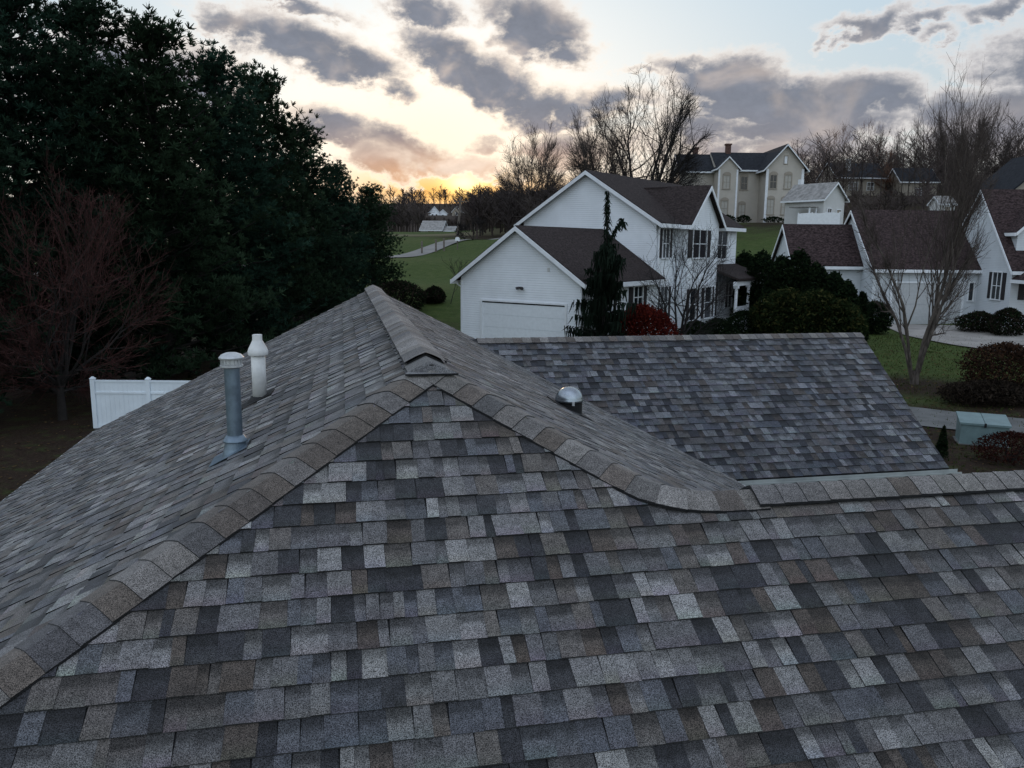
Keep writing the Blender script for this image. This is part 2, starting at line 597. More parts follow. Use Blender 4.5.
def ground_hit(px, py, off=0.0):
    r = ray(px, py)
    t = 5.0
    last = None
    while t < 900:
        P = r * t
        z = CAM_H + P[2]
        g = hgt(P[0], P[1]) + off
        if z < g:
            lo, hi = t / 1.01, t
            for _ in range(25):
                md = (lo + hi) / 2
                Q = r * md
                if CAM_H + Q[2] < hgt(Q[0], Q[1]) + off:
                    hi = md
                else:
                    lo = md
            Q = r * hi
            return np.array([Q[0], Q[1], CAM_H + Q[2]])
        t *= 1.01
    return None


def at(px, py, Y):
    r = ray(px, py)
    v = r * Y / r[1]
    return np.array([v[0], v[1], v[2] + CAM_H])


def on_ground(px, Y, py=250):
    p = at(px, py, Y)
    return np.array([p[0], p[1], hgt(p[0], p[1])])


def ground_material():
    mt = bpy.data.materials.new('lawn_and_leaf_litter')
    mt.use_nodes = True
    t = mt.node_tree
    t.nodes.clear()
    w = NT(t)
    b = w.n('ShaderNodeBsdfPrincipled')
    out = w.n('ShaderNodeOutputMaterial')
    t.links.new(b.outputs[0], out.inputs[0])
    tc = w.n('ShaderNodeTexCoord')
    P = tc.outputs['Object']
    sep = w.n('ShaderNodeSeparateXYZ')
    t.links.new(P, sep.inputs[0])
    x, y, z = sep.outputs
    nb = w.noise(P, 0.25, 5, 0.6)
    nm = w.noise(P, 1.6, 5, 0.65)
    nf = w.noise(P, 14.0, 4, 0.7)
    grass = w.ramp(nm, [(0.3, (0.030, 0.050, 0.011)), (0.5, (0.046, 0.074, 0.016)), (0.72, (0.072, 0.088, 0.028))])
    grass = w.mix(w.smooth(nf, 0.45, 0.72), grass, (0.070, 0.075, 0.034))
    litter = w.ramp(nf, [(0.3, (0.015, 0.010, 0.007)), (0.55, (0.031, 0.020, 0.014)), (0.75, (0.060, 0.040, 0.026))])

    def spot(cx, cy, r0, r1):
        dx = w.math('SUBTRACT', x, cx)
        dy = w.math('SUBTRACT', y, cy)
        d = w.math('SQRT', w.math('ADD', w.math('MULTIPLY', dx, dx), w.math('MULTIPLY', dy, dy)))
        d = w.math('ADD', d, w.math('MULTIPLY', w.math('SUBTRACT', nb, 0.5), (r1 + r0) * 0.45))
        return w.smooth(d, r0, r1, 1.0, 0.0)

    mask = spot(-24, 36, 17, 24)
    for s in ((62, 128, 30, 52), (95, 150, 40, 60), (40, 150, 18, 30), (10, 160, 22, 34), (-16, 26, 8, 15), (14.5, 25.5, 3, 6.5), (20, 28, 3, 6), (17, 33, 1.2, 4), (13, 21, 2, 4.5)):
        mask = w.math('MAXIMUM', mask, spot(*s))
    mask = w.math('MULTIPLY', mask, w.smooth(nm, 0.28, 0.52, 0.45, 1.0))
    # bare leaf floor under the far woods
    far = w.smooth(y, 215, 300)
    col = w.mix(mask, grass, litter)
    col = w.mix(far, col, (0.040, 0.030, 0.024))
    # dry field beyond the road
    fx = w.math('MULTIPLY', w.smooth(y, 146, 152), w.smooth(y, 176, 184, 1.0, 0.0))
    fx = w.math('MULTIPLY', fx, w.smooth(x, 0, 12, 1.0, 0.0))
    col = w.mix(fx, col, w.mix(nm, (0.10, 0.095, 0.055), (0.16, 0.14, 0.085)))
    t.links.new(col, b.inputs['Base Color'])
    b.inputs['Roughness'].default_value = 0.95
    b.inputs['Specular IOR Level'].default_value = 0.1
    bp = w.n('ShaderNodeBump')
    bp.inputs['Strength'].default_value = 0.8
    bp.inputs['Distance'].default_value = 0.06
    t.links.new(nf, bp.inputs['Height'])
    t.links.new(bp.outputs[0], b.inputs['Normal'])
    return mt


def build_ground():
    rs = [0.0] + list(np.geomspace(2.0, 2600, 130))
    na = 220
    V = [(0, 0, hgt(0, 0))]
    Fc = []
    for r in rs[1:]:
        for k in range(na):
            a = 2 * math.pi * k / na
            x, y = r * math.sin(a), r * math.cos(a)
            V.append((x, y, hgt(x, y)))
    for k in range(na):
        Fc.append((0, 1 + (k + 1) % na, 1 + k))
    for i in range(len(rs) - 2):
        o0, o1 = 1 + i * na, 1 + (i + 1) * na
        for k in range(na):
            j = (k + 1) % na
            Fc.append((o0 + k, o0 + j, o1 + j, o1 + k))
    me = bpy.data.meshes.new('ground')
    me.from_pydata(V, [], Fc)
    me.polygons.foreach_set('use_smooth', [True] * len(me.polygons))
    me.materials.append(ground_material())
    o = bpy.data.objects.new('ground', me)
    COL.objects.link(o)
    tag(o, kind='structure')


build_ground()


def sheet(name, near, far, mt, nu=40, nv=8, off=0.06):
    """a surface laid over the terrain between two plan polylines"""
    def samp(pl, t):
        pl = [np.array(p[:2], float) for p in pl]
        L = [0]
        for a, b in zip(pl, pl[1:]):
            L.append(L[-1] + np.linalg.norm(b - a))
        s = t * L[-1]
        for i in range(len(pl) - 1):
            if s <= L[i + 1] + 1e-9:
                q = (s - L[i]) / (L[i + 1] - L[i])
                return pl[i] * (1 - q) + pl[i + 1] * q
        return pl[-1]
    V, Fc = [], []
    for i in range(nu + 1):
        a, b = samp(near, i / nu), samp(far, i / nu)
        for j in range(nv + 1):
            p = a + (b - a) * j / nv
            V.append((p[0], p[1], hgt(*p) + off))
    for i in range(nu):
        for j in range(nv):
            q = i * (nv + 1) + j
            Fc.append((q, q + nv + 1, q + nv + 2, q + 1))
    me = bpy.data.meshes.new(name)
    me.from_pydata(V, [], Fc)
    me.polygons.foreach_set('use_smooth', [True] * len(me.polygons))
    me.materials.append(mt)
    o = bpy.data.objects.new(name, me)
    COL.objects.link(o)
    return tag(o, kind='structure')


GH = lambda *ps: [ground_hit(*p) for p in ps]
sheet('driveway', GH((868, 320), (905, 336), (955, 346), (1005, 353), (1080, 360), (1180, 366)),
      [(23.6, 55.3), (27, 55.3), (31, 54.5), (36, 51), (42, 49), (50, 48)], M_CONC)
_pn, _pf = GH((880, 424), (915, 426), (985, 434), (1100, 446)), GH((880, 405), (915, 408), (985, 416), (1100, 426))
sheet('path', [(2, 26.5), (8, 25.6)] + _pn + [(27, 23.2), (45, 24)], [(2, 29.0), (8, 28.4)] + _pf + [(28, 26.4), (45, 27)], M_PATH, nu=90, off=0.04)
_rd = [(-48, 78), (-24, 84), (-15.6, 89), (-12.6, 95), (-9.4, 106), (-6.4, 118), (-2.0, 134), (5, 150)]
sheet('road', _rd, [(x - 1.6, y + 6.5) for x, y in _rd], M_ROAD, nu=90, off=0.10)

# ------------------------------------------------------------------ near house
PSI = 0.20819
EAVE = -3.10 + CAM_H
PK = np.array([0.53, 5.063, -0.755 + CAM_H])
MF, MS, MG = 0.603, 0.51, 0.58
house = empty('house', (0, 0, 0), PSI, 'near house with a big grey shingled hip roof, vent pipes and a dome skylight', 'house')


def h_ray(px, py):
    r = ray(px, py)
    c, s = math.cos(PSI), math.sin(PSI)
    return np.array([c * r[0] + s * r[1], -s * r[0] + c * r[1], r[2]])


def on_plane(px, py, P, n):
    d = h_ray(px, py)
    o = np.array([0, 0, CAM_H])
    return o + d * (np.dot(n, P - o) / np.dot(n, d))


N_FRONT = np.array([0, -MF, 1.0])
N_LEFT = np.array([-MS, 0, 1.0])
N_RIGHT = np.array([MS, 0, 1.0])
N_GAR = np.array([0, -MG, 1.0])
GR_Y, GR_Z = 12.664, -1.49 + CAM_H
WR_Y, WR_Z = 4.043, -1.370 + CAM_H
XL, XR = PK[0] - (PK[2] - EAVE) / MS, PK[0] + (PK[2] - EAVE) / MS
YF = PK[1] - (PK[2] - EAVE) / MF
YB = 14.23

PAL = [((.034, .034, .038), 18), ((.094, .091, .094), 26), ((.076, .078, .087), 13), ((.122, .118, .118), 17), ((.186, .181, .178), 10),
       ((.068, .056, .049), 11), ((.096, .086, .080), 14), ((.150, .146, .144), 8)]
PAL_C = [(p[0][0], p[0][1], p[0][2]) for p in PAL]
PAL_W = [p[1] for p in PAL]


def jit(c, r, k=0.10):
    f = 1 + r.uniform(-k, k)
    return (c[0] * f, c[1] * f * (1 + r.uniform(-.006, .006)), c[2] * f * (1 + r.uniform(-.02, .02)))


def clip(poly, edges):
    """poly: list of arrays (u, s, h, r, g, b); edges: inside half planes a*u+b*s+c >= 0"""
    for (a, b, c) in edges:
        out = []
        n = len(poly)
        if n == 0:
            return []
        dv = [a * p[0] + b * p[1] + c for p in poly]
        for i in range(n):
            j = (i + 1) % n
            if dv[i] >= 0:
                out.append(poly[i])
            if (dv[i] >= 0) != (dv[j] >= 0):
                t = dv[i] / (dv[i] - dv[j])
                out.append(poly[i] + (poly[j] - poly[i]) * t)
        poly = out
    return poly


def shingle_slope(name, udir, sdir, origin, plan_polys, seed, expo=0.143, thick=(0.008, 0.0140), widths=(0.045, 0.135), tone=(1, 1, 1)):
    """one slope of laminated shingles: every course steps, every tab has its own granule colour and thickness"""
    r = random.Random(seed)
    u = np.array(udir, float)
    s = np.array(sdir, float)
    s /= np.linalg.norm(s)
    N = np.cross(u, s)
    O = np.array(origin, float)
    eds, bounds = [], []
    for poly in plan_polys:
        q = []
        for (x, y) in poly:
            # height on the plane through O
            z = O[2] - (N[0] * (x - O[0]) + N[1] * (y - O[1])) / N[2]
            d = np.array([x, y, z]) - O
            q.append((d @ u, d @ s))
        ar = sum(q[i][0] * q[(i + 1) % len(q)][1] - q[(i + 1) % len(q)][0] * q[i][1] for i in range(len(q)))
        if ar < 0:
            q = q[::-1]
        e = []
        for i in range(len(q)):
            (x0, y0), (x1, y1) = q[i], q[(i + 1) % len(q)]
            e.append((-(y1 - y0), (x1 - x0), (y1 - y0) * x0 - (x1 - x0) * y0))
        eds.append(e)
        bounds.append((min(p[0] for p in q), max(p[0] for p in q), min(p[1] for p in q), max(p[1] for p in q)))
    mb = MB()

    def emit(P4):
        for e in eds:
            c = clip([np.array(p, float) for p in P4], e)
            if len(c) >= 3:
                mb.face([O + u * p[0] + s * p[1] + N * p[2] for p in c], [tuple(p[3:6]) for p in c])

    s0, s1 = min(b[2] for b in bounds), max(b[3] for b in bounds)
    k = 0
    sk = s0
    while sk < s1:
        ub0 = min(b[0] for b in bounds if b[2] < sk + expo * 1.3 and b[3] > sk - .01) if any(b[2] < sk + expo * 1.3 and b[3] > sk - .01 for b in bounds) else None
        if ub0 is None:
            break
        ub1 = max(b[1] for b in bounds if b[2] < sk + expo * 1.3 and b[3] > sk - .01)
        uu = ub0 - r.uniform(0, 0.3)
        raised = r.random() < .5
        prev_h = 0.0
        shingle_left = 0
        dy = 0
        lastc = None
        while uu < ub1:
            wdt = r.uniform(*widths) * (1.25 if r.random() < .18 else 1.0)
            if shingle_left <= 0:
                shingle_left = 1.0
                dy = r.uniform(-.0025, .0025)
            shingle_left -= wdt
            hb = (thick[1] if raised else thick[0]) + r.uniform(-.001, .0015)
            if lastc is not None and r.random() < .12:
                c = lastc
            else:
                c = r.choices(PAL_C, PAL_W)[0]
            lastc = c
            c = tuple(a * b for a, b in zip(jit(c, r), tone))
            if raised:
                c = tuple(v * 1.06 for v in c)
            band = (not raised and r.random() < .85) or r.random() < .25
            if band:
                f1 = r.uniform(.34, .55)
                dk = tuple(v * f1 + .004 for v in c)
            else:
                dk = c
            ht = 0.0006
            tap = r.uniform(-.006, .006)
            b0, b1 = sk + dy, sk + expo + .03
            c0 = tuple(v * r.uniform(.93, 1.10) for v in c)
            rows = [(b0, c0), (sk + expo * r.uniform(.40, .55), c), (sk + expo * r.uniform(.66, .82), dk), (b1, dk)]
            hh = lambda q: hb + (ht - hb) * (q - b0) / (b1 - b0)
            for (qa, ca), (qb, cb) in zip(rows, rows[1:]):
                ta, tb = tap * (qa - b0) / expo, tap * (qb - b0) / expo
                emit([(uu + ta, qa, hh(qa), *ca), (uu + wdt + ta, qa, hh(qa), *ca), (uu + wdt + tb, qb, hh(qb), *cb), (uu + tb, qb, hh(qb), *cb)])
            ed = (.010, .010, .011)
            # butt edge: a thin skirt just under the tab
            emit([(uu, b0, hb, *ed), (uu, b0 + .0008, -.003, *ed), (uu + wdt, b0 + .0008, -.003, *ed), (uu + wdt, b0, hb, *ed)])
            if abs(hb - prev_h) > .003:
                lo = hb if hb > prev_h else prev_h
                emit([(uu, b0, lo, *ed), (uu + .0006, b0, 0, *ed), (uu + .0006 + tap, b0 + expo, 0, *ed), (uu + tap, b0 + expo, hh(b0 + expo), *ed)])
            prev_h = hb
            uu += wdt
            raised = not raised if r.random() < .8 else raised
        sk += expo
        k += 1
    o = mb.build(name, M_SHINGLE, house)
    # roof deck under the shingles
    dk_ = MB()
    for poly in plan_polys:
        P = []
        for (x, y) in poly:
            z = O[2] - (N[0] * (x - O[0]) + N[1] * (y - O[1])) / N[2]
            P.append((x, y, z))
        a, b, c = (np.array(P[i]) for i in (0, 1, 2))
        if np.cross(b - a, c - a)[2] < 0:
            P = P[::-1]
        dk_.slab([tuple(np.array(p) - N * .006) for p in P], -N * .05)
    dk_.build('roof_deck', M_BLACK, house)
    return o


cF, cS, cG = (1 / math.hypot(1, k) for k in (MF, MS, MG))
XE = 9.4
zr = WR_Z
xl_w = PK[0] - (PK[2] - zr) / MS
xr_w = PK[0] + (PK[2] - zr) / MS
shingle_slope('roof_slope', (1, 0, 0), (0, 1, MF), (XL, YF, EAVE),
              [[(PK[0], PK[1]), (xl_w, WR_Y), (xr_w, WR_Y)], [(xl_w, WR_Y), (XE, WR_Y), (XE, YF), (XL, YF)]], 11)
shingle_slope('roof_slope', (0, -1, 0), (1, 0, MS), (XL, YB, EAVE),
              [[(PK[0], PK[1]), (PK[0], YB), (XL, YB), (XL, YF)]], 12)
yv = WR_Y + (zr - EAVE) / MF
GE_Y = GR_Y - (GR_Z - (-3.147 + CAM_H)) / MG
xg = PK[0] + (PK[2] - GR_Z) / MS
xbk = PK[0] + (PK[2] - (GR_Z - MG * (YB - GR_Y))) / MS
shingle_slope('roof_slope', (0, 1, 0), (-1, 0, MS), (XR, WR_Y, EAVE),
              [[(PK[0], PK[1]), (xr_w, WR_Y), (XR, yv), (XR, GE_Y + .1), (xg, GR_Y), (PK[0], GR_Y)],
               [(PK[0], GR_Y), (xg, GR_Y), (xbk, YB), (PK[0], YB)]], 13, thick=(.004, .0075))
shingle_slope('roof_slope', (-1, 0, 0), (0, -1, MF), (XE, yv, EAVE), [[(xr_w, WR_Y), (XE, WR_Y), (XE, yv), (XR, yv)]], 14)
GX1 = 8.98
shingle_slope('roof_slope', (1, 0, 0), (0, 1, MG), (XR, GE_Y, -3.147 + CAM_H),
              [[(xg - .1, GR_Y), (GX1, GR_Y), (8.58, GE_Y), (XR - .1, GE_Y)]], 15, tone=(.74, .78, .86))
GBY = GR_Y + (GR_Z - EAVE) / MG
shingle_slope('roof_slope', (-1, 0, 0), (0, -1, MG), (GX1, GBY, EAVE),
              [[(xg - .1, GR_Y), (GX1, GR_Y), (GX1, GBY), (xbk, GBY), (xbk, YB)]], 16)

CAPC = [((.132, .127, .125), 6), ((.096, .084, .077), 4), ((.104, .102, .105), 5), ((.160, .156, .155), 4), ((.078, .070, .066), 3), ((.074, .074, .080), 2)]


def cap_run(name, pts, nA, nB, half=0.15, expo=0.145, lift=0.008, seed=1, crest=0.05, start_dark=False, warm=None):
    """bent cap shingles lapped along a crest; pts run from the lowest to the highest piece. nA/nB: per point in-plane side directions"""
    r = random.Random(seed)
    pts = [np.array(p, float) for p in pts]
    L = [0]
    for a, b in zip(pts, pts[1:]):
        L.append(L[-1] + np.linalg.norm(b - a))

    def ev(arr, t):
        t = min(max(t, 0), L[-1])
        for i in range(len(pts) - 1):
            if t <= L[i + 1] + 1e-9:
                q = (t - L[i]) / (L[i + 1] - L[i])
                return np.array(arr[i]) * (1 - q) + np.array(arr[i + 1]) * q
        return np.array(arr[-1])
    mb = MB()
    t = 0.0
    S = [-1, -.7, -.45, -.28, -.14, 0, .14, .28, .45, .7, 1]
    while t < L[-1] - .02:
        c = jit(r.choices([(p[0][0] * 1.05, p[0][1], p[0][2] * .95) for p in CAPC], [p[1] for p in CAPC])[0], r, .14)
        e = expo * r.uniform(.96, 1.04)
        t1 = min(t + e + .04, L[-1] + .02)
        hw = half * r.uniform(.99, 1.01)
        rings = []
        for (tt, up) in ((t, lift + .0125 + r.uniform(0, .0015)), (t + .012, lift + .0130), (t + e * .5, lift + .0098), (t1, .0155)):
            P = ev(pts, tt)
            A, B = ev(nA, tt), ev(nB, tt)
            A /= np.linalg.norm(A)
            B /= np.linalg.norm(B)
            upv = -(A + B)
            upn = np.linalg.norm(upv)
            upv = upv / upn if upn > .05 else np.array([0, 0, 1.0])
            T = pts[1] - pts[0] if tt < L[1] else pts[-1] - pts[-2]
            nAv = np.cross(T, A)
            nAv = nAv / np.linalg.norm(nAv)
            nAv = nAv if nAv[2] > 0 else -nAv
            nBv = np.cross(T, B)
            nBv = nBv / np.linalg.norm(nBv)
            nBv = nBv if nBv[2] > 0 else -nBv
            ring = []
            for q in S:
                d = abs(q) * hw
                side, nn = (A, nAv) if q < 0 else (B, nBv)
                base = P + side * d
                # round the crest
                if d < crest:
                    k = (1 - d / crest)
                    base = base - upv * (crest * .10 * k * k)
                    nm_ = nn * (1 - k) + upv * k
                else:
                    nm_ = nn
                ring.append(base + nm_ * (up + .002 * (1 - abs(q))))
            rings.append(ring)
        for a, b in zip(rings, rings[1:]):
            for k in range(len(S) - 1):
                mb.face([a[k], a[k + 1], b[k + 1], b[k]], c)
        # butt and side edges
        ed = (.010, .010, .011)
        dn = np.array([0, 0, -1.0])
        P0 = rings[0]
        for k in range(len(S) - 1):
            mb.face([P0[k + 1], P0[k], P0[k] + dn * (lift + .008), P0[k + 1] + dn * (lift + .008)], ed)
        for a, b in zip(rings, rings[1:]):
            for kk in (0, -1):
                mb.face([a[kk], b[kk], b[kk] + dn * .014, a[kk] + dn * .018], ed)
        t += e
    o = mb.build(name, M_CAP, house)
    for p in o.data.polygons:
        p.use_smooth = True
    try:
        o.data.set_sharp_from_angle(angle=R(40))
    except Exception:
        pass
    return o


def side_dirs(T, nA, nB):
    """directions lying in each plane, square to the crest T, pointing down and away"""
    T = T / np.linalg.norm(T)
    out = []
    for n in (nA, nB):
        a = np.cross(n, T)
        a /= np.linalg.norm(a)
        out.append(a if a[2] < 0 else -a)
    return out


# left hip
p0 = np.array([XL, YF, EAVE])
A, B = side_dirs(PK - p0, N_LEFT, N_FRONT)
cap_run('hip_cap', [p0, PK + (p0 - PK) * .02], [A, A], [B, B], half=.15, expo=.148, seed=3, crest=.075)
# right hip, sweeping into the low cap of the wing's ridge
J = np.array([xr_w, WR_Y, zr])
A, B = side_dirs(PK - J, N_RIGHT, N_FRONT)
TB = np.array([0, WR_Y * 0 + 1.0, -MF])
A2, B2 = side_dirs(np.array([1.0, 0, 0]), np.array([0, MF, 1.0]), N_FRONT)
A2 = A2 * .5 + A * .5
V2 = np.array([2.30, WR_Y, zr])
d1 = (PK - J) / np.linalg.norm(PK - J)
pt = [V2, J + np.array([.30, 0, 0.0]), J + np.array([.12, .004, .014]), J + d1 * .10 + np.array([.0, .0, .014]), J + d1 * .28, PK + (J - PK) * .03]
cap_run('hip_cap', pt, [A2, A2, A2 * .7 + A * .3, A, A, A], [B2, B2, B2 * .6 + B * .4, B2 * .2 + B * .8, B, B], half=.145, expo=.15, seed=4, crest=.06)

# wing ridge vent with its caps, raised
A, B = side_dirs(np.array([1.0, 0, 0]), np.array([0, MF, 1.0]), N_FRONT)
up = np.array([0, 0, .022])
cap_run('ridge_cap', [V2 + up + np.array([-.06, 0, 0]), np.array([XE, WR_Y, zr]) + up], [A, A], [B, B], half=.138, expo=.147, lift=.008, seed=5, crest=.07)
# main ridge vent
A, B = side_dirs(np.array([0, 1.0, 0]), N_LEFT, N_RIGHT)
RV0 = np.array([PK[0], PK[1] + .20, PK[2]]) + np.array([0, 0, .045])
RV1 = np.array([PK[0], YB + .02, PK[2]]) + np.array([0, 0, .045])
cap_run('ridge_cap', [RV1, RV0], [A, A], [B, B], half=.15, expo=.147, lift=.004, seed=6, crest=.08)
A, B = side_dirs(np.array([1.0, 0, 0]), np.array([0, MG, 1.0]), N_GAR)
gz = np.array([xg, GR_Y, GR_Z])
cap_run('ridge_cap', [gz + np.array([.12, 0, 0.004]), np.array([GX1, GR_Y, GR_Z + .004])], [A, A], [B, B], half=.14, expo=.146, lift=.008, seed=8, crest=.06)

# dark plastic ridge vent bodies under the raised caps
mb = MB()
for (a, b, sd, ht) in ((RV0, RV1, side_dirs(np.array([0, 1.0, 0]), N_LEFT, N_RIGHT), .028),
                       (V2 + up + np.array([-.05, 0, 0]), np.array([XE, WR_Y, zr]) + up, side_dirs(np.array([1.0, 0, 0]), np.array([0, MF, 1.0]), N_FRONT), .020)):
    a, b = np.array(a), np.array(b)
    T = (b - a) / np.linalg.norm(b - a)
    for side in sd:
        q = [a + T * .02, a + T * .02 + side * .135, b + side * .135, b]
        q = [p + np.array([0, 0, .0]) for p in q]
        n = np.cross(T, side)
        n = n / np.linalg.norm(n)
        if n[2] < 0:
            n = -n
        mb.slab([tuple(p) for p in q], -n * ht)
mb.build('ridge_vent', M_BLACK, house)

# bent starter cap over the peak, with its nail head
mb = MB()
apx = on_plane(428, 359, PK, np.array([0, -1.0, 0]))
apx = np.array([PK[0], PK[1] - .03, PK[2] + .030])
fl = on_plane(405, 379, PK, N_FRONT) + np.array([0, -.022, .034])
fr = on_plane(458, 378, PK, N_FRONT) + np.array([0, -.022, .034])
AL, AR = side_dirs(np.array([0, 1.0, 0]), N_LEFT, N_RIGHT)
bk = np.array([0, .30, 0])
sl = apx + AL * .155 + np.array([0, .0, .004])
sr = apx + AR * .155 + np.array([0, .0, .004])
cc = (.135, .133, .136)
mb.face([fl, fr, sr, apx, sl], cc)
mb.face([sl, apx, apx + bk, sl + bk], (.125, .12, .118))
mb.face([apx, sr, sr + bk, apx + bk], (.125, .12, .118))
dn = np.array([0, -.001, -.012])
for a, b in ((fl, fr), (sl, fl), (fr, sr), (sl + bk, sl), (sr, sr + bk)):
    mb.face([b, a, a + dn, b + dn], (.012, .012, .013))
pkcap = mb.build('peak_cap', M_CAP, house)
mb = MB()
nh = on_plane(430.5, 370.5, PK, N_FRONT) + np.array([0, -.030, .040])
mb.lathe(nh, [(0.0, -.004), (.011, -.004), (.011, .003), (0.0, .004)], 10)
mb.build('nail_head', M_BLACK, pkcap)

# drip edges, fascia, gutter, walls
for (a, b) in (((XL, YB, EAVE), (PK[0], YB, PK[2])), ((PK[0], YB, PK[2]), (xbk, YB, PK[2] - (xbk - PK[0]) * MS))):
    a, b = np.array(a), np.array(b)
    mb = MB()
    mb.hexa([a + (0, -.02, -.20), b + (0, -.02, -.20), b + (0, .03, -.20), a + (0, .03, -.20), a + (0, -.02, -.004), b + (0, -.02, -.004), b + (0, .03, -.004), a + (0, .03, -.004)])
    mb.build('fascia', M_WHITE, house)
mb = MB()
mb.box(XL - .03, XL + .02, YF, YB, EAVE - .18, EAVE - .01)
mb.build('fascia', M_WHITE, house)
mb = MB()
mb.box(XL - .03, XE, YF - .03, YF + .02, EAVE - .181, EAVE - .011)
mb.build('fascia', M_WHITE, house)
mb = MB()
mb.box(XR - .02, XR + .03, yv, GE_Y, EAVE - .18, EAVE - .012)
mb.build('fascia', M_WHITE, house)
mb = MB()
mb.box(XR + .03, XE, yv - .02, yv + .03, EAVE - .182, EAVE - .012)
mb.build('fascia', M_WHITE, house)
gp = [(8.58, GE_Y), (GX1, GR_Y), (GX1, GBY)]
for (xa, ya), (xb, yb_) in zip(gp, gp[1:]):
    za, zb_ = (GR_Z - abs(q - GR_Y) * MG for q in (ya, yb_))
    a, b = np.array([xa, ya, za]), np.array([xb, yb_, zb_])
    mb = MB()
    mb.hexa([a + (-.09, 0, -.22), b + (-.09, 0, -.22), b + (-.05, 0, -.22), a + (-.05, 0, -.22), a + (-.09, 0, -.06), b + (-.09, 0, -.06), b + (-.05, 0, -.06), a + (-.05, 0, -.06)])
    mb.build('fascia', M_WHITE, house)

mb = MB()
gz0 = -3.147 + CAM_H
x0, x1 = XR + .03, 8.72
prof = [(-.002, -.015), (-.002, -.11), (-.07, -.115), (-.098, -.07), (-.100, -.035), (-.092, -.035), (-.090, -.065), (-.066, -.104), (-.012, -.10), (-.012, -.015)]
for i in range(len(prof)):
    (ya, za), (yb, zb) = prof[i], prof[(i + 1) % len(prof)]
    mb.face([(x0, GE_Y + ya, gz0 + za), (x1, GE_Y + ya, gz0 + za), (x1, GE_Y + yb, gz0 + zb), (x0, GE_Y + yb, gz0 + zb)])
mb.face([(x1, GE_Y + y, gz0 + z) for y, z in prof])
mb.build('gutter', mat('weathered_gutter', (.34, .36, .35), .5, vary=.2, scale=3), house)

mb = MB()
zb = -.3
mb.box(XL + .4, XR - .4, YF + .4, YB - .3, zb, EAVE - .1)
mb.box(XR - .41, XE - .4, YF + .41, yv - .4, zb, EAVE - .101)
mb.box(XR - .42, 8.3, GE_Y + .4, GBY - .4, zb, EAVE - .102)
mb.slab([(XL + .6, YB - .3, EAVE - .1), (PK[0], YB - .3, PK[2] - .2), (xbk - .1, YB - .3, PK[2] - .2 - (xbk - .1 - PK[0]) * MS), (xbk - .1, YB - .3, EAVE - .1)], np.array([0, -.1, 0]))
mb.slab([(8.3, GE_Y + .5, EAVE - .1), (8.3, GR_Y, GR_Z - .15), (8.3, GBY - .5, EAVE - .1)], np.array([-.1, 0, 0]))
mb.slab([(XE - .4, YF + .5, EAVE - .1), (XE - .4, WR_Y, WR_Z - .15), (XE - .4, yv - .5, EAVE - .1)], np.array([-.1, 0, 0]))
mb.build('wall', M_SIDE, house)

# ---- flue pipe of galvanised steel
fb = on_plane(236, 452, PK, N_LEFT)
flue = MB()
flue.lathe(fb, [(.050, -.05), (.050, .62)], 28)
flue = flue.build('flue_pipe', M_GALV, house, smooth=True)
flue['label'] = 'tall blue grey steel flue pipe with a vented cap'
flue.data.set_sharp_from_angle(angle=R(50))
mb = MB()
z0 = .585
mb.lathe(fb, [(.053, z0 - .01), (.074, z0), (.074, z0 + .012), (.064, z0 + .016), (.064, z0 + .05), (.079, z0 + .052), (.081, z0 + .062), (.066, z0 + .080), (.038, z0 + .092), (0, z0 + .096)], 28)
for k in range(18):
    a = 2 * math.pi * k / 18
    c, s = math.cos(a), math.sin(a)
    mb.hexa([tuple(fb + np.array([c * rr - s * tt, s * rr + c * tt, zz])) for zz in (z0 + .018, z0 + .048) for rr, tt in ((.0635, -.006), (.0700, -.006), (.0700, .006), (.0635, .006))])
o = mb.build('storm_cap', M_ALU, flue)
o.data.polygons.foreach_set('use_smooth', [True] * len(o.data.polygons))
o.data.set_sharp_from_angle(angle=R(35))
mb = MB()
mb.lathe(fb, [(.050, .120), (.056, .120), (.080, .085), (.082, .078), (.078, .078), (.052, .112)], 28)
mb.build('storm_collar', M_GALV, flue, smooth=True)
mb = MB()
mb.lathe(fb, [(.10, -.06), (.075, .03), (.064, .09), (.058, .10)], 28)
nl = N_LEFT / np.linalg.norm(N_LEFT)
sx = np.array([1, 0, MS]) / math.hypot(1, MS)
for a in (1,):
    P = [fb + sx * (-.17) + np.array([0, -.13, 0]), fb + sx * (.10) + np.array([0, -.13, 0]), fb + sx * (.10) + np.array([0, .13, 0]), fb + sx * (-.17) + np.array([0, .13, 0])]
    mb.slab([tuple(p + nl * .018) for p in P][::-1], nl * -.003)
mb.build('flashing', M_GALV, flue)

# ---- white plastic vent with a coned hood
vb = on_plane(260, 399, PK, N_LEFT)
mb = MB()
mb.lathe(vb, [(.063, -.03), (.063, .45)], 24)
pvc = mb.build('plumbing_vent', M_PVC, house, smooth=True)
pvc['label'] = 'white plastic vent pipe with a cone hood'
mb = MB()
mb.lathe(vb, [(.066, .405), (.086, .408), (.090, .42), (.090, .445), (.082, .468), (.048, .535), (.044, .545), (.044, .592), (.038, .594), (.038, .55)], 24)
o = mb.build('cone_hood', M_PVC, pvc, smooth=True)
o.data.set_sharp_from_angle(angle=R(50))
mb = MB()
mb.lathe(vb, [(.12, -.05), (.10, -.005), (.078, .022), (.068, .03)], 24)
P = [vb + sx * (-.2) + np.array([0, -.15, 0]), vb + sx * (.14) + np.array([0, -.15, 0]), vb + sx * (.14) + np.array([0, .15, 0]), vb + sx * (-.2) + np.array([0, .15, 0])]
mb.slab([tuple(p + nl * .016) for p in P][::-1], nl * -.003)
mb.build('rubber_boot', M_BLACK, pvc)

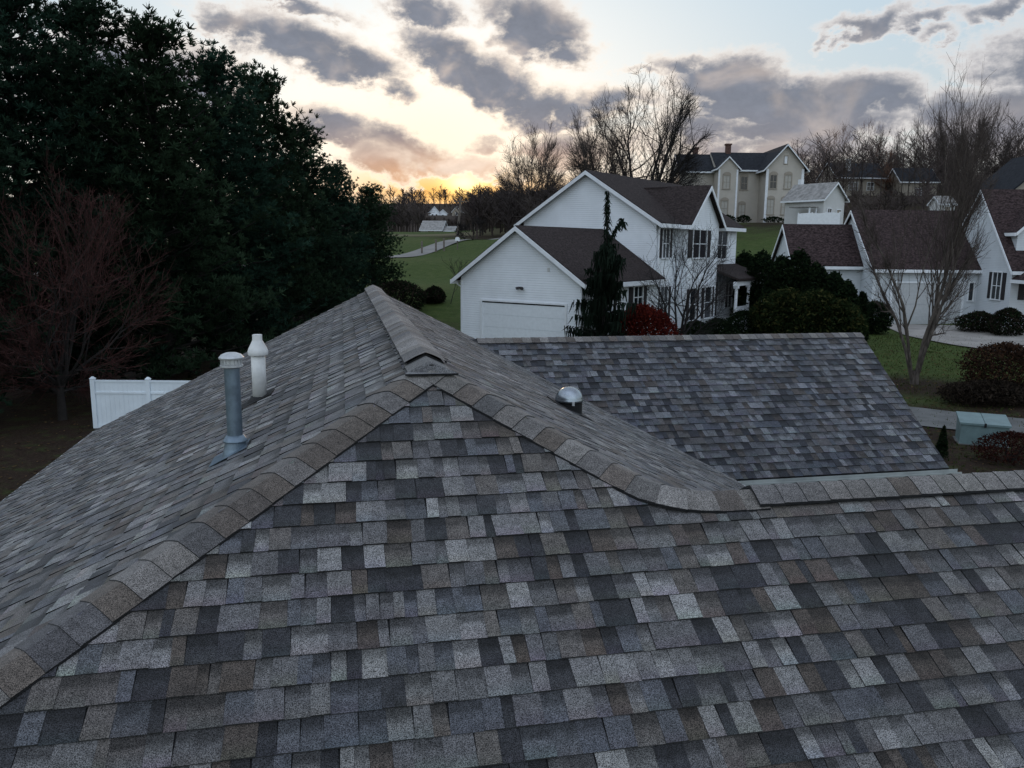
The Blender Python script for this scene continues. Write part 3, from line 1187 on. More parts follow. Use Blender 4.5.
# ---- tubular skylight on the right slope
nr = N_RIGHT / np.linalg.norm(N_RIGHT)
sb = on_plane(569, 409, PK, N_RIGHT)
sxr = np.array([1, 0, -MS]) / math.hypot(1, MS)
mb = MB()


def ringpts(h, rad, n=28):
    return [sb + nr * h + (sxr * math.cos(2 * math.pi * k / n) + np.array([0, 1.0, 0]) * math.sin(2 * math.pi * k / n)) * rad for k in range(n)]


def rings(mb, prof, n=28):
    prev = None
    for h, rad in prof:
        cur = ringpts(h, rad, n)
        if prev:
            for k in range(n):
                j = (k + 1) % n
                mb.face([prev[k], prev[j], cur[j], cur[k]])
        prev = cur


sbz = sb + np.array([0, 0, .105])
mb.lathe(sb, [(.128, -.12), (.128, .07), (.133, .075), (.133, .088), (.120, .088)], 28)
P = [sb + sxr * a + np.array([0, b, 0]) + nr * .012 for a, b in ((-.22, -.2), (.22, -.2), (.22, .2), (-.22, .2))]
mb.slab([tuple(p) for p in P], -nr * .003)
sky_l = mb.build('tubular_skylight', M_BLACK, house)
mb = MB()
mb.lathe(sb, [(.139, .082), (.140, .098)] + [(.138 * math.cos(a), .098 + .125 * math.sin(a)) for a in np.linspace(.04, math.pi / 2 - .01, 12)], 32)
M_DOME = mat('polished_dome', (0.30, 0.33, 0.36), 0.25, metal=0.85, spec=0.6, vary=0.25, scale=9)
mb.build('dome', M_DOME, sky_l, smooth=True)
mb = MB()
mb.box(sb[0] - .012, sb[0] + .012, sb[1] - .152, sb[1] - .137, sb[2] + .06, sb[2] + .10)
mb.build('dome_clip', M_ALU, sky_l)

# ------------------------------------------------------------------ other buildings


def gable_block(parent, x0, x1, y0, y1, z0, eave, apex, wall_m, roof_m, axis='y', over=0.35, rake=0.3, cx=None, trim=M_WHITE, walls=True, ends=(1, 1)):
    """walls with gables, a roof of two thick slopes, rake boards and eave boards. axis = direction of the ridge"""
    if axis == 'x':
        T = lambda a, b, c: (b, a, c)
        x0, x1, y0, y1 = y0, y1, x0, x1
    else:
        T = lambda a, b, c: (a, b, c)
    c = (x0 + x1) / 2 if cx is None else cx
    if walls:
        mb = MB()
        P = [(x0, y0, z0), (x1, y0, z0), (x1, y0, eave), (c, y0, apex), (x0, y0, eave)]
        Q = [(a, y1, d) for a, b, d in P]
        P = [T(*p) for p in P]
        Q = [T(*p) for p in Q]
        mb.face(P)
        mb.face(Q[::-1])
        for k in range(5):
            j = (k + 1) % 5
            mb.face([P[k], Q[k], Q[j], P[j]])
        mb.build('wall', wall_m, parent)
    sl = (apex - eave) / (c - x0)
    sr_ = (apex - eave) / (x1 - c)
    ya, yb = y0 - rake * ends[0], y1 + rake * ends[1]
    th = .12
    lo_l, lo_r = (x0 - over, eave - over * sl), (x1 + over, eave - over * sr_)
    mb = MB()
    pr = [(lo_l[0], lo_l[1] + .03), (c, apex + .03), (lo_r[0], lo_r[1] + .03), (lo_r[0], lo_r[1] + .03 + th), (c, apex + .03 + th), (lo_l[0], lo_l[1] + .03 + th)]
    A = [T(a, ya, z) for a, z in pr]
    B = [T(a, yb, z) for a, z in pr]
    for q in ((0, 1, 4, 5), (1, 2, 3, 4)):
        mb.face([A[k] for k in q])
        mb.face([B[k] for k in q][::-1])
    for k in range(6):
        j = (k + 1) % 6
        mb.face([A[k], B[k], B[j], A[j]])
    mb.build('roof', roof_m, parent)
    w = .2
    for yy, sg in ((ya, -1), (yb, 1)):
        if not ends[0 if sg < 0 else 1]:
            continue
        for (xa, za), (xb, zb_) in ((lo_l, (c, apex)), (lo_r, (c, apex))):
            mb = MB()
            pts = [(xa, za - w * .55), (xb, zb_ - w * .55), (xb, zb_ + .10), (xa, za + .10)]
            P = [T(a, yy + sg * .004, z) for a, z in pts] + [T(a, yy + sg * .045, z) for a, z in pts]
            mb.hexa(P)
            mb.build('rake_board', trim, parent)
    for (xa, za), sg in ((lo_l, -1), (lo_r, 1)):
        mb = MB()
        P = [T(xa + sg * q, yy, z) for q, yy, z in ((.004, ya, za - .12), (.10, ya, za - .12), (.10, yb, za - .12), (.004, yb, za - .12), (.004, ya, za + .09), (.10, ya, za + .09), (.10, yb, za + .09), (.004, yb, za + .09))]
        mb.hexa(P)
        mb.build('eave_board', trim, parent)


def opening(parent, o, u, n, w, h, name='window', cols=2, rows=2, pane=M_GLASS, frame=M_WHITE, shut=0.0, sm=M_SHUT, fw=.07):
    """window at o (centre of the sill line, on the wall), u along the wall, n out of it"""
    o, u, n = np.array(o, float), np.array(u, float), np.array(n, float)
    z = np.array([0, 0, 1.0])

    def bx(mb, a0, a1, b0, b1, c0, c1):
        P = [tuple(o + u * a + z * b + n * c) for b, a, c in ((b0, a0, c0), (b0, a1, c0), (b0, a1, c1), (b0, a0, c1), (b1, a0, c0), (b1, a1, c0), (b1, a1, c1), (b1, a0, c1))]
        mb.hexa(P)
    mb = MB()
    bx(mb, -w / 2 - fw, -w / 2, 0, h, .003, .07)
    bx(mb, w / 2, w / 2 + fw, 0, h, .003, .07)
    bx(mb, -w / 2 - fw, w / 2 + fw, h, h + fw * 1.4, .003, .075)
    bx(mb, -w / 2 - fw * 1.5, w / 2 + fw * 1.5, -fw, 0, .003, .10)
    for k in range(1, cols):
        a = -w / 2 + w * k / cols
        bx(mb, a - .022, a + .022, 0, h, .02, .05)
    for k in range(1, rows):
        b = h * k / rows
        bx(mb, -w / 2, w / 2, b - .022, b + .022, .021, .048)
    f = mb.build(name, frame, parent)
    mb = MB()
    bx(mb, -w / 2, w / 2, 0, h, .004, .014)
    mb.build('pane', pane, f)
    if shut:
        for sg in (-1, 1):
            mb = MB()
            a = sg * (w / 2 + fw + .02 + shut / 2)
            bx(mb, a - shut / 2, a + shut / 2, 0, h, .003, .04)
            for k in range(7):
                b = h * (k + .5) / 7
                bx(mb, a - shut / 2 + .03, a + shut / 2 - .03, b - h * .03, b + h * .03, .04, .055)
            mb.build('shutter', sm, parent)
    return f


def boxpart(name, mt, parent, *b):
    mb = MB()
    mb.box(*b)
    return mb.build(name, mt, parent)


# --- white two-storey house with the garage wing
WA = R(35)
gw = at(461, 277, 40)
white_house = empty('white_house', (gw[0], gw[1], 0), -WA, 'white two-storey house with dark brown roof, gabled garage wing and front porch', 'house')
H = white_house
gable_block(H, 0, 6.87, 0, 8, 0, 4.25, 6.55, M_SIDE, M_BROWNROOF, ends=(1, 0))
gable_block(H, -1.75, 6.6, 8, 20, .3, 7.12, 9.70, M_SIDE, M_BROWNROOF, cx=2.45, over=.4)
gable_block(H, 5.0, 7.4, 10.35, 14.75, .3, 7.10, 9.02, M_SIDE, M_BROWNROOF, axis='x', ends=(0, 1), over=.3)
boxpart('roof', M_BROWNROOF, H, 2.6, 5.1, 12.5 - .06, 12.5 + .06, 8.9, 9.14)
mb = MB()   # the cross gable's roof runs back into the main slope
for sg in (-1, 1):
    mb.slab([(2.6, 12.55, 9.14), (5.0, 12.55, 9.14), (5.0, 12.55 + sg * 2.5, 6.96), (5.0, 12.55 + sg * 2.5, 6.96)][:3] if sg > 0 else [(5.0, 12.55, 9.14), (2.6, 12.55, 9.14), (5.0, 12.55 + sg * 2.5, 6.96)], np.array([0, 0, -.1]))
mb.build('roof', M_BROWNROOF, H)
# overhead garage door
mb = MB()
zg0, zg1 = .7, 3.10
for k in range(4):
    a, b = zg0 + (zg1 - zg0) * k / 4, zg0 + (zg1 - zg0) * (k + 1) / 4
    mb.box(1.34, 6.02, -.018, -.002, a + .006, b - .006)
gd = mb.build('garage_door', M_DOOR, H)
mb = MB()
mb.box(1.22, 1.335, -.06, -.003, zg0, zg1 + .1)
mb.box(6.025, 6.14, -.06, -.003, zg0, zg1 + .1)
mb.box(1.336, 6.024, -.062, -.003, zg1 + .02, zg1 + .1)
mb.build('door_frame', M_WHITE, gd)
boxpart('top_gap_strip', M_BLACK, gd, 1.336, 6.024, -.03, -.003, zg1 - .045, zg1 + .018)  # black strip drawn for the dark gap line along the door's top
mb = MB()
mb.box(3.54, 3.66, -.06, -.002, 3.78, 3.88)
mb.tube([(3.52, -.05, 3.84), (3.44, -.18, 3.80)], [.05, .075], 10)
mb.tube([(3.68, -.05, 3.84), (3.76, -.18, 3.80)], [.05, .075], 10)
mb.build('floodlight', mat('bronze_lamp', (.05, .045, .05), .5), H)
mb = MB()
mb.box(5.05, 5.17, -.03, -.002, 4.62, 4.8)
mb.build('wall_vent', M_SIDE_GREY, H)
mb = MB()
mb.tube([(-.42, .1, 3.98), (-.30, .12, 3.86), (-.05, .14, 3.72), (-.05, .14, .9)], [.045] * 4, 8)
mb.build('downspout', M_WHITE, H)
mb = MB()
mb.tube([(6.72, 8.25, 6.9), (6.68, 8.2, 6.6), (6.68, 8.2, 4.6)], [.05] * 3, 8)
mb.build('downspout', M_WHITE, H)
boxpart('corner_board', M_WHITE, H, -.012, .10, -.014, .1, .6, 4.1)
opening(H, (6.87, 5.55, 2.75), (0, 1, 0), (1, 0, 0), .95, 1.05, shut=.42)
opening(H, (6.87, 2.4, 2.75), (0, 1, 0), (1, 0, 0), .8, 1.05, shut=.36)
opening(H, (7.4, 11.9, 5.20), (0, 1, 0), (1, 0, 0), 1.9, 1.5, cols=2, shut=.55)
opening(H, (6.6, 17.4, 5.10), (0, 1, 0), (1, 0, 0), 1.7, 1.6, cols=2, shut=.0, fw=.14)
opening(H, (7.4, 13.5, 1.75), (0, 1, 0), (1, 0, 0), 1.0, 1.75, cols=1, shut=.3)
opening(H, (7.4, 11.3, 1.75), (0, 1, 0), (1, 0, 0), .9, 1.75, cols=1, shut=.3)
opening(H, (6.6, 9.2, 1.95), (0, 1, 0), (1, 0, 0), .9, 1.7, cols=2, shut=.36)
opening(H, (6.6, 9.2, 5.2), (0, 1, 0), (1, 0, 0), .8, 1.5, cols=2, shut=.3)
opening(H, (6.6, 16.6, 1.6), (0, 1, 0), (1, 0, 0), 1.0, 2.05, name='front_door', cols=1, rows=1, pane=M_SHUT)
opening(H, (6.6, 19.0, 2.0), (0, 1, 0), (1, 0, 0), 1.2, 1.5, cols=2)
mb = MB()
mb.slab([(6.61, 14.77, 4.75), (8.75, 14.77, 3.98), (8.75, 22.2, 3.98), (6.61, 22.2, 4.75)], np.array([0, 0, -.14]))
mb.build('porch_roof', M_BROWNROOF, H)
boxpart('porch_beam', M_WHITE, H, 8.42, 8.62, 14.8, 22.1, 3.55, 3.80)
boxpart('porch_floor', M_WHITE, H, 6.62, 8.8, 14.78, 22.2, .4, 1.45)
for yy in (15.1, 17.2, 19.6, 21.9):
    mb = MB()
    mb.box(8.38, 8.66, yy - .14, yy + .14, 1.46, 1.60)
    mb.tube([(8.52, yy, 1.60), (8.52, yy, 3.40)], [.10, .085], 14)
    mb.box(8.39, 8.65, yy - .13, yy + .13, 3.40, 3.548)
    mb.build('porch_column', M_WHITE, H)
for ya, yb in ((15.3, 17.0), (19.8, 21.7)):
    mb = MB()
    mb.box(8.48, 8.56, ya, yb, 2.25, 2.32)
    k = ya + .08
    while k < yb:
        mb.box(8.50, 8.54, k, k + .04, 1.46, 2.248)
        k += .14
    mb.build('railing', M_WHITE, H)

# --- low house with three gables on the right
RH = empty('ranch_house', (0, 0, 0), 0, 'long pale house with three left-facing gables, red-brown roof and garage door', 'house')
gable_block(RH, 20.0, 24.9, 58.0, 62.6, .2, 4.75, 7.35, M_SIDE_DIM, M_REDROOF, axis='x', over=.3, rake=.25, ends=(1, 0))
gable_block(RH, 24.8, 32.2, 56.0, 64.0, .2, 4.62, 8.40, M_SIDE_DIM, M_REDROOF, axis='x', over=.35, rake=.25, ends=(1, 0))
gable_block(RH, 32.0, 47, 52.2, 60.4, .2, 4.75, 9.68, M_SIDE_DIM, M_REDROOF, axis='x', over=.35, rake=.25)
mb = MB()
for k in range(4):
    a = .55 + k * .72
    mb.box(26.2, 31.0, 55.985, 55.998, a, a + .70)
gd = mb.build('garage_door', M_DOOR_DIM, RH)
mb = MB()
mb.box(26.05, 26.19, 55.94, 55.996, .4, 3.55)
mb.box(31.01, 31.15, 55.94, 55.996, .4, 3.55)
mb.box(26.191, 31.009, 55.938, 55.996, 3.44, 3.56)
mb.build('door_frame', M_WHITE, gd)
opening(RH, (32.0, 53.7, 2.55), (0, 1, 0), (-1, 0, 0), .95, 1.75, cols=2, rows=2, shut=.38)
opening(RH, (33.6, 52.2, 2.6), (1, 0, 0), (0, -1, 0), 1.2, 1.5, cols=2, shut=.4)
opening(RH, (22.3, 58.0, 2.4), (1, 0, 0), (0, -1, 0), 1.0, 1.3, cols=2, shut=.3)
opening(RH, (31.6, 56.0, 2.3), (1, 0, 0), (0, -1, 0), .3, 1.2, cols=1, rows=1)
gable_block(RH, 32.5, 35.3, 52.9, 56.0, 5.2, 7.0, 8.3, M_SIDE_DIM, M_REDROOF, axis='y', over=.25, rake=.25, ends=(1, 0))
gable_block(RH, 32.2, 36.3, 50.2, 52.1, 3.7, 4.0, 5.6, M_SIDE_DIM, M_REDROOF, axis='y', over=.25, rake=.2, ends=(1, 0))
for xx in (32.5, 36.0):
    boxpart('porch_post', M_WHITE, RH, xx - .1, xx + .1, 50.3, 50.5, .3, 3.7)

# --- old tall house on the hill
VC = empty('tall_old_house', (0, 0, 0), 0, 'tall cream house with arched windows and two chimneys on the hill', 'house')
v0 = 8.6
gable_block(VC, 34.65, 39.75, 114, 126, v0, 16.7, 19.55, M_CREAM, M_DARKROOF, over=.55, rake=.5)
gable_block(VC, 28.5, 37.1, 117.2, 124.9, v0, 16.69, 19.15, M_CREAM, M_DARKROOF, axis='x', over=.5, rake=.1, ends=(0, 0))
gable_block(VC, 23.6, 30.2, 118.2, 124.6, v0, 16.5, 18.9, M_CREAM, M_DARKROOF, axis='x', over=.4, rake=.2, ends=(1, 0))
gable_block(VC, 28.45, 31.1, 115.4, 119.2, v0, 16.72, 18.05, M_CREAM, M_DARKROOF, over=.35, rake=.3, ends=(1, 0))
boxpart('pilaster', M_WHITE, VC, 34.6, 34.95, 113.93, 113.995, v0, 16.4)
boxpart('pilaster', M_WHITE, VC, 39.45, 39.8, 113.93, 113.995, v0, 16.4)
boxpart('pilaster', M_WHITE, VC, 28.4, 28.65, 115.33, 115.395, v0, 16.4)
boxpart('pilaster', M_WHITE, VC, 30.9, 31.15, 115.33, 115.395, v0, 16.4)


def arched(x, y, z, w, h, pane):
    f = opening(VC, (x, y, z), (1, 0, 0), (0, -1, 0), w, h, cols=2, rows=2, pane=pane, fw=.12, frame=M_TAN)
    mb = MB()
    n = 8
    q0 = [(x + (w / 2 + .16) * math.cos(a), z + h + .10 + .42 * math.sin(a)) for a in np.linspace(0, math.pi, n)]
    mb.slab([(a, y - .09, b) for a, b in q0], np.array([0, .085, 0]))
    mb.build('hood', M_TAN, f)


for (px, yy, zz, pane) in ((768, 114, 13.8, M_GLASS), (782.5, 114, 13.8, M_BLIND), (766.7, 114, 10.3, M_BLIND), (781, 114, 10.3, M_BLIND),
                           (722, 115.4, 13.8, M_BLIND), (739.3, 117.2, 13.8, M_GLASS), (721, 115.4, 10.1, M_BLIND), (738.3, 117.2, 9.7, M_BLIND)):
    arched((px - 512) / F * yy * .985, yy, zz, .85, 1.75 if zz > 13 else 2.0, pane)
opening(VC, (37.2, 114, 17.1), (1, 0, 0), (0, -1, 0), .4, 1.0, cols=1, rows=1, pane=M_WHITE, frame=M_TAN)
for (cx_, cy_, ct) in ((26.6, 122.5, 19.9), (31.0, 121, 20.3)):
    mb = MB()
    mb.box(cx_ - .35, cx_ + .35, cy_ - .35, cy_ + .35, 18.2, ct)
    mb.box(cx_ - .45, cx_ + .45, cy_ - .45, cy_ + .45, ct, ct + .2)
    mb.build('chimney', M_BRICK, VC)

# --- cottage beside it
CT = empty('cottage', (38.4, 99, 8.2), R(33), 'small pale cottage with a grey roof beside the tall cream house', 'house')
gable_block(CT, -1.9, 2.0, 0, 5.6, -.5, 3.5, 5.2, M_SIDE_GREY, M_GREYROOF, over=.4, rake=.35)
opening(CT, (1.0, 0, .1), (1, 0, 0), (0, -1, 0), .8, 2.0, name='door', cols=1, rows=1, pane=M_TAN)
opening(CT, (-.8, 0, 1.1), (1, 0, 0), (0, -1, 0), .7, 1.1)
boxpart('chimney', M_WHITE, CT, .4, .9, 5.2, 5.7, 4.4, 6.0)
boxpart('lean_to_roof', M_GREYROOF, CT, -3.9, -2.32, .4, 3.4, 2.3, 2.42)
for xx, yy in ((-3.7, .6), (-2.5, .6)):
    boxpart('post', M_WHITE, CT, xx - .07, xx + .07, yy - .07, yy + .07, -.5, 2.29)

PF = empty('picket_fence', (33.6, 97.2, 0), 0, 'white board fence between the cream house and the cottage', 'fence')
mb = MB()
k = 0.0
while k < 4.9:
    z = hgt(33.6 + k, 97.2)
    mb.box(k, k + .105, -.012, .012, z - .1, z + 1.55 + .04 * math.sin(k * 2.1))
    k += .112
mb.build('pickets', M_WHITE, PF)
for k in (0.0, 1.63, 3.26, 4.9):
    z = hgt(33.6 + k, 97.2)
    boxpart('post', M_WHITE, PF, k - .06, k + .06, .014, .13, z - .2, z + 1.66)

# --- houses half hidden in the trees
DH = empty('dark_roofed_house', (58.5, 150, 14.6), R(4), 'dark roofed house among the bare trees behind the cottage', 'house')
gable_block(DH, 0, 9, 0, 8, -1, 3.9, 6.6, M_TAN, M_DARKROOF, axis='x')
opening(DH, (3.0, 0, 1.6), (1, 0, 0), (0, -1, 0), 1.6, 1.3)
opening(DH, (6.2, 0, 1.6), (1, 0, 0), (0, -1, 0), 1.2, 1.3)
boxpart('chimney', M_SIDE_GREY, DH, 2.3, 3.0, 1.5, 2.2, 5.0, 7.2)
BH = empty('barn_like_house', (68.2, 146, 13.6), R(-3), 'low tan building with a dark roof right of the dark roofed house', 'house')
gable_block(BH, 0, 6.2, 0, 7, -1, 3.9, 6.3, M_TAN, M_DARKROOF, axis='x')
opening(BH, (3, 0, 1.4), (1, 0, 0), (0, -1, 0), 1.0, 1.2)
TH = empty('tan_gabled_house', (66.4, 110, 12.2), 0, 'tan gabled house on the slope at the right edge of the photo', 'house')
gable_block(TH, 0, 11, 0, 10, -1.5, 1.6, 6.4, M_TAN, M_DARKROOF, over=.5, trim=M_DARKROOF)
opening(TH, (3.6, 0, 2.6), (1, 0, 0), (0, -1, 0), .9, 1.0, pane=M_BLIND)
opening(TH, (6.5, 0, 2.6), (1, 0, 0), (0, -1, 0), .9, 1.0)
SH = empty('garden_shed', (51.6, 100, hgt(52.5, 100)), R(8), 'tiny pale garden shed behind the red-brown roof', 'shed')
gable_block(SH, 0, 2.0, 0, 2, -.3, 2.2, 3.0, M_SIDE_GREY, M_GREYROOF, over=.15, rake=.15, axis='x')
opening(SH, (1.0, 0, .1), (1, 0, 0), (0, -1, 0), .7, 1.7, name='door', cols=1, rows=1, pane=M_TAN)

FH = empty('farmhouse', (-40.6, 400, 17.8), R(12), 'distant white farmhouse on the wooded hillside', 'house')
gable_block(FH, 0, 4.4, 0, 7, -1, 3.6, 6.2, M_SIDE, M_DARKROOF)
gable_block(FH, 4.4, 8.6, 1.5, 6.5, -1, 3.0, 4.8, M_SIDE, M_DARKROOF)
for xx in (1.2, 3.2):
    opening(FH, (xx, 0, 1.0), (1, 0, 0), (0, -1, 0), .8, 1.4, cols=1)
opening(FH, (6.4, 1.5, .8), (1, 0, 0), (0, -1, 0), .9, 1.4, cols=1)
GC = empty('grey_farm_cottage', (-30.0, 402, 19.0), R(-6), 'distant grey cottage right of the white farmhouse', 'house')
gable_block(GC, 0, 4.4, 0, 6, -1, 2.6, 5.0, M_TAN, M_GREYROOF)
opening(GC, (2.2, 0, .8), (1, 0, 0), (0, -1, 0), .9, 1.3, cols=1)
GB = empty('grey_barn', (-22.6, 200, 8.4), R(-8), 'low grey roofed barn beyond the dry field', 'barn')
gable_block(GB, 0, 5.2, 0, 7, -1, .9, 3.0, M_SIDE_GREY, M_GREYROOF, axis='x', over=.3)
gable_block(GB, 5.3, 8.0, 1, 5, -1, .7, 1.7, M_SIDE_GREY, M_GREYROOF, axis='x', over=.2)
opening(GB, (2.6, 0, -.6), (1, 0, 0), (0, -1, 0), 1.6, 1.3, name='barn_door', cols=2, rows=1, pane=M_TAN)

# ------------------------------------------------------------------ street furniture and small things
VF = empty('vinyl_fence', (0, 0, 0), 0, 'white vinyl privacy fence beyond the left roof edge', 'fence')
fa = at(92.5, 378, 25)
fz = fa[2]
PW = 1.74
for k in range(6):
    xa = fa[0] + k * PW
    gz_ = hgt(xa, 25)
    mb = MB()
    mb.box(xa - .065, xa + .065, 24.935, 25.065, min(gz_, fz - 1.9) - .2, fz - .02)
    mb.hexa([(xa - .08, 24.92, fz - .02), (xa + .08, 24.92, fz - .02), (xa + .08, 25.08, fz - .02), (xa - .08, 25.08, fz - .02),
             (xa - .02, 24.98, fz + .05), (xa + .02, 24.98, fz + .05), (xa + .02, 25.02, fz + .05), (xa - .02, 25.02, fz + .05)])
    mb.build('post', M_VINYL, VF)
    if k < 5:
        mb = MB()
        z1 = fz - .06
        z0 = z1 - 1.8
        mb.box(xa + .066, xa + PW - .066, 24.965, 25.035, z1 - .06, z1)
        mb.box(xa + .066, xa + PW - .066, 24.96, 25.04, z1 - .43, z1 - .37)
        mb.box(xa + .066, xa + PW - .066, 24.96, 25.04, z0 + .25, z0 + .36)
        nb = 11
        for q in range(nb):
            wq = (PW - .134) / nb
            xx = xa + .067 + q * wq
            mb.box(xx + .002, xx + wq - .002, 24.985, 25.015, z0, z1 - .43)
            mb.box(xx + .002, xx + wq - .002, 24.985, 25.015, z1 - .37, z1 - .06)
        mb.build('panel', M_VINYL, VF)

bp_ = ground_hit(983, 446)
TB_ = empty('transformer_box', tuple(bp_), R(-22), 'pale green utility transformer box beside the dark red shrub', 'utility box')
mb = MB()
mb.hexa([(-.62, -.0, 0), (.62, 0, 0), (.62, .95, 0), (-.62, .95, 0), (-.62, 0, .62), (.62, 0, .62), (.62, .95, .76), (-.62, .95, .76)])
tb = mb.build('cabinet', M_GREENBOX, TB_)
mb = MB()
mb.hexa([(-.66, -.05, .60), (-.008, -.05, .60), (-.008, .99, .74), (-.66, .99, .74), (-.66, -.05, .66), (-.008, -.05, .66), (-.008, .99, .80), (-.66, .99, .80)])
mb.hexa([(.008, -.05, .60), (.66, -.05, .60), (.66, .99, .74), (.008, .99, .74), (.008, -.05, .66), (.66, -.05, .66), (.66, .99, .80), (.008, .99, .80)])
mb.build('lid', M_GREENBOX, TB_)
boxpart('base_pad', M_PATH, TB_, -.68, .68, -.05, 1.0, -.25, .02)
mb = MB()
mb.box(-.03, .03, -.065, -.052, .56, .68)
mb.build('latch', M_BLACK, TB_)

for (px0, py0, px1, Y, lean, nm, lab) in ((486, 207, 0, 200, 0, 'utility_pole', 'slim utility pole with a grey transformer can near the wood'),
                                          (461, 197, 0, 120, -.6, 'utility_pole', 'tall leaning utility pole standing by the pale road')):
    tp = at(px0, py0, Y)
    bx_ = np.array([tp[0] + lean, Y, hgt(tp[0], Y)])
    P = empty(nm, tuple(bx_), 0, lab, 'utility pole', 'utility poles in the valley')
    hgt_ = tp[2] - bx_[2]
    mb = MB()
    mb.tube([(0, 0, -.3), (-lean * .5, 0, hgt_ * .5), (-lean, 0, hgt_)], [.2, .17, .13], 10)
    mb.build('pole', M_WOOD, P)
    mb = MB()
    mb.box(-lean - 1.1, -lean + 1.1, -.2, -.1, hgt_ - .7, hgt_ - .56)
    mb.build('crossarm', M_WOOD, P)
    if not lean:
        mb = MB()
        mb.tube([(-.45, -.15, hgt_ - 2.3), (-.45, -.15, hgt_ - 1.1)], [.32, .32], 14)
        mb.build('transformer_can', M_ALU, P)

# posts and boxes along the road
for i, (px, py, nm, lab, mt) in enumerate(((422, 254, 'marker_post', 'thin dark post at the near kerb of the pale road', M_WOOD), (436, 252, 'marker_post', 'thin dark post at the near kerb of the pale road', M_WOOD),
                                           (444, 251, 'marker_post', 'thin dark post at the near kerb of the pale road', M_WOOD))):
    p = ground_hit(px, py)
    mb = MB()
    mb.box(-.10, .10, -.1, .1, -.2, 1.5)
    mb.hexa([(-.10, -.1, 1.5), (.10, -.1, 1.5), (.10, .1, 1.5), (-.10, .1, 1.5), (-.03, -.03, 1.62), (.03, -.03, 1.62), (.03, .03, 1.62), (-.03, .03, 1.62)])
    o = mb.build(nm, mt)
    o.location = tuple(p)
    tag(o, lab, 'post', 'dark posts along the road')
p = ground_hit(457.5, 249.5)
MBX = empty('mailbox', tuple(p), 0, 'white mailbox on a post by the pale road', 'mailbox')
mb = MB()
mb.box(-.07, .07, -.07, .07, -.2, 1.1)
mb.build('post', M_WOOD, MBX)
mb = MB()
pr = [(.28 * math.cos(a), 1.30 + .28 * math.sin(a)) for a in np.linspace(0, math.pi, 9)] + [(-.28, 1.1), (.28, 1.1)]
mb.slab([(a, -.4, b) for a, b in pr], np.array([0, .8, 0]))
mb.build('box', M_WHITE, MBX)

rk = ground_hit(975, 390)
mb = MB()
rr = random.Random(3)
n1, n2 = 7, 12
rows_ = []
for i in range(n1):
    t = i / (n1 - 1)
    rad = math.sin(t * math.pi * .5 + .0) if i else .02
    rows_.append([(.32 * rad * math.cos(2 * math.pi * k / n2) * rr.uniform(.85, 1.15), .26 * rad * math.sin(2 * math.pi * k / n2) * rr.uniform(.85, 1.15), .52 * (1 - t) ** .8 * rr.uniform(.9, 1.1) - .06) for k in range(n2)])
for a, b in zip(rows_, rows_[1:]):
    for k in range(n2):
        j = (k + 1) % n2
        mb.face([a[k], b[k], b[j], a[j]])
o = mb.build('boulder', M_ROCK)
o.location = tuple(rk)
tag(o, 'pale boulder standing in the bed between birch and shrubs', 'rock')

# ------------------------------------------------------------------ plants


def unit(v):
    n = math.sqrt(v[0] ** 2 + v[1] ** 2 + v[2] ** 2)
    return (v[0] / n, v[1] / n, v[2] / n)


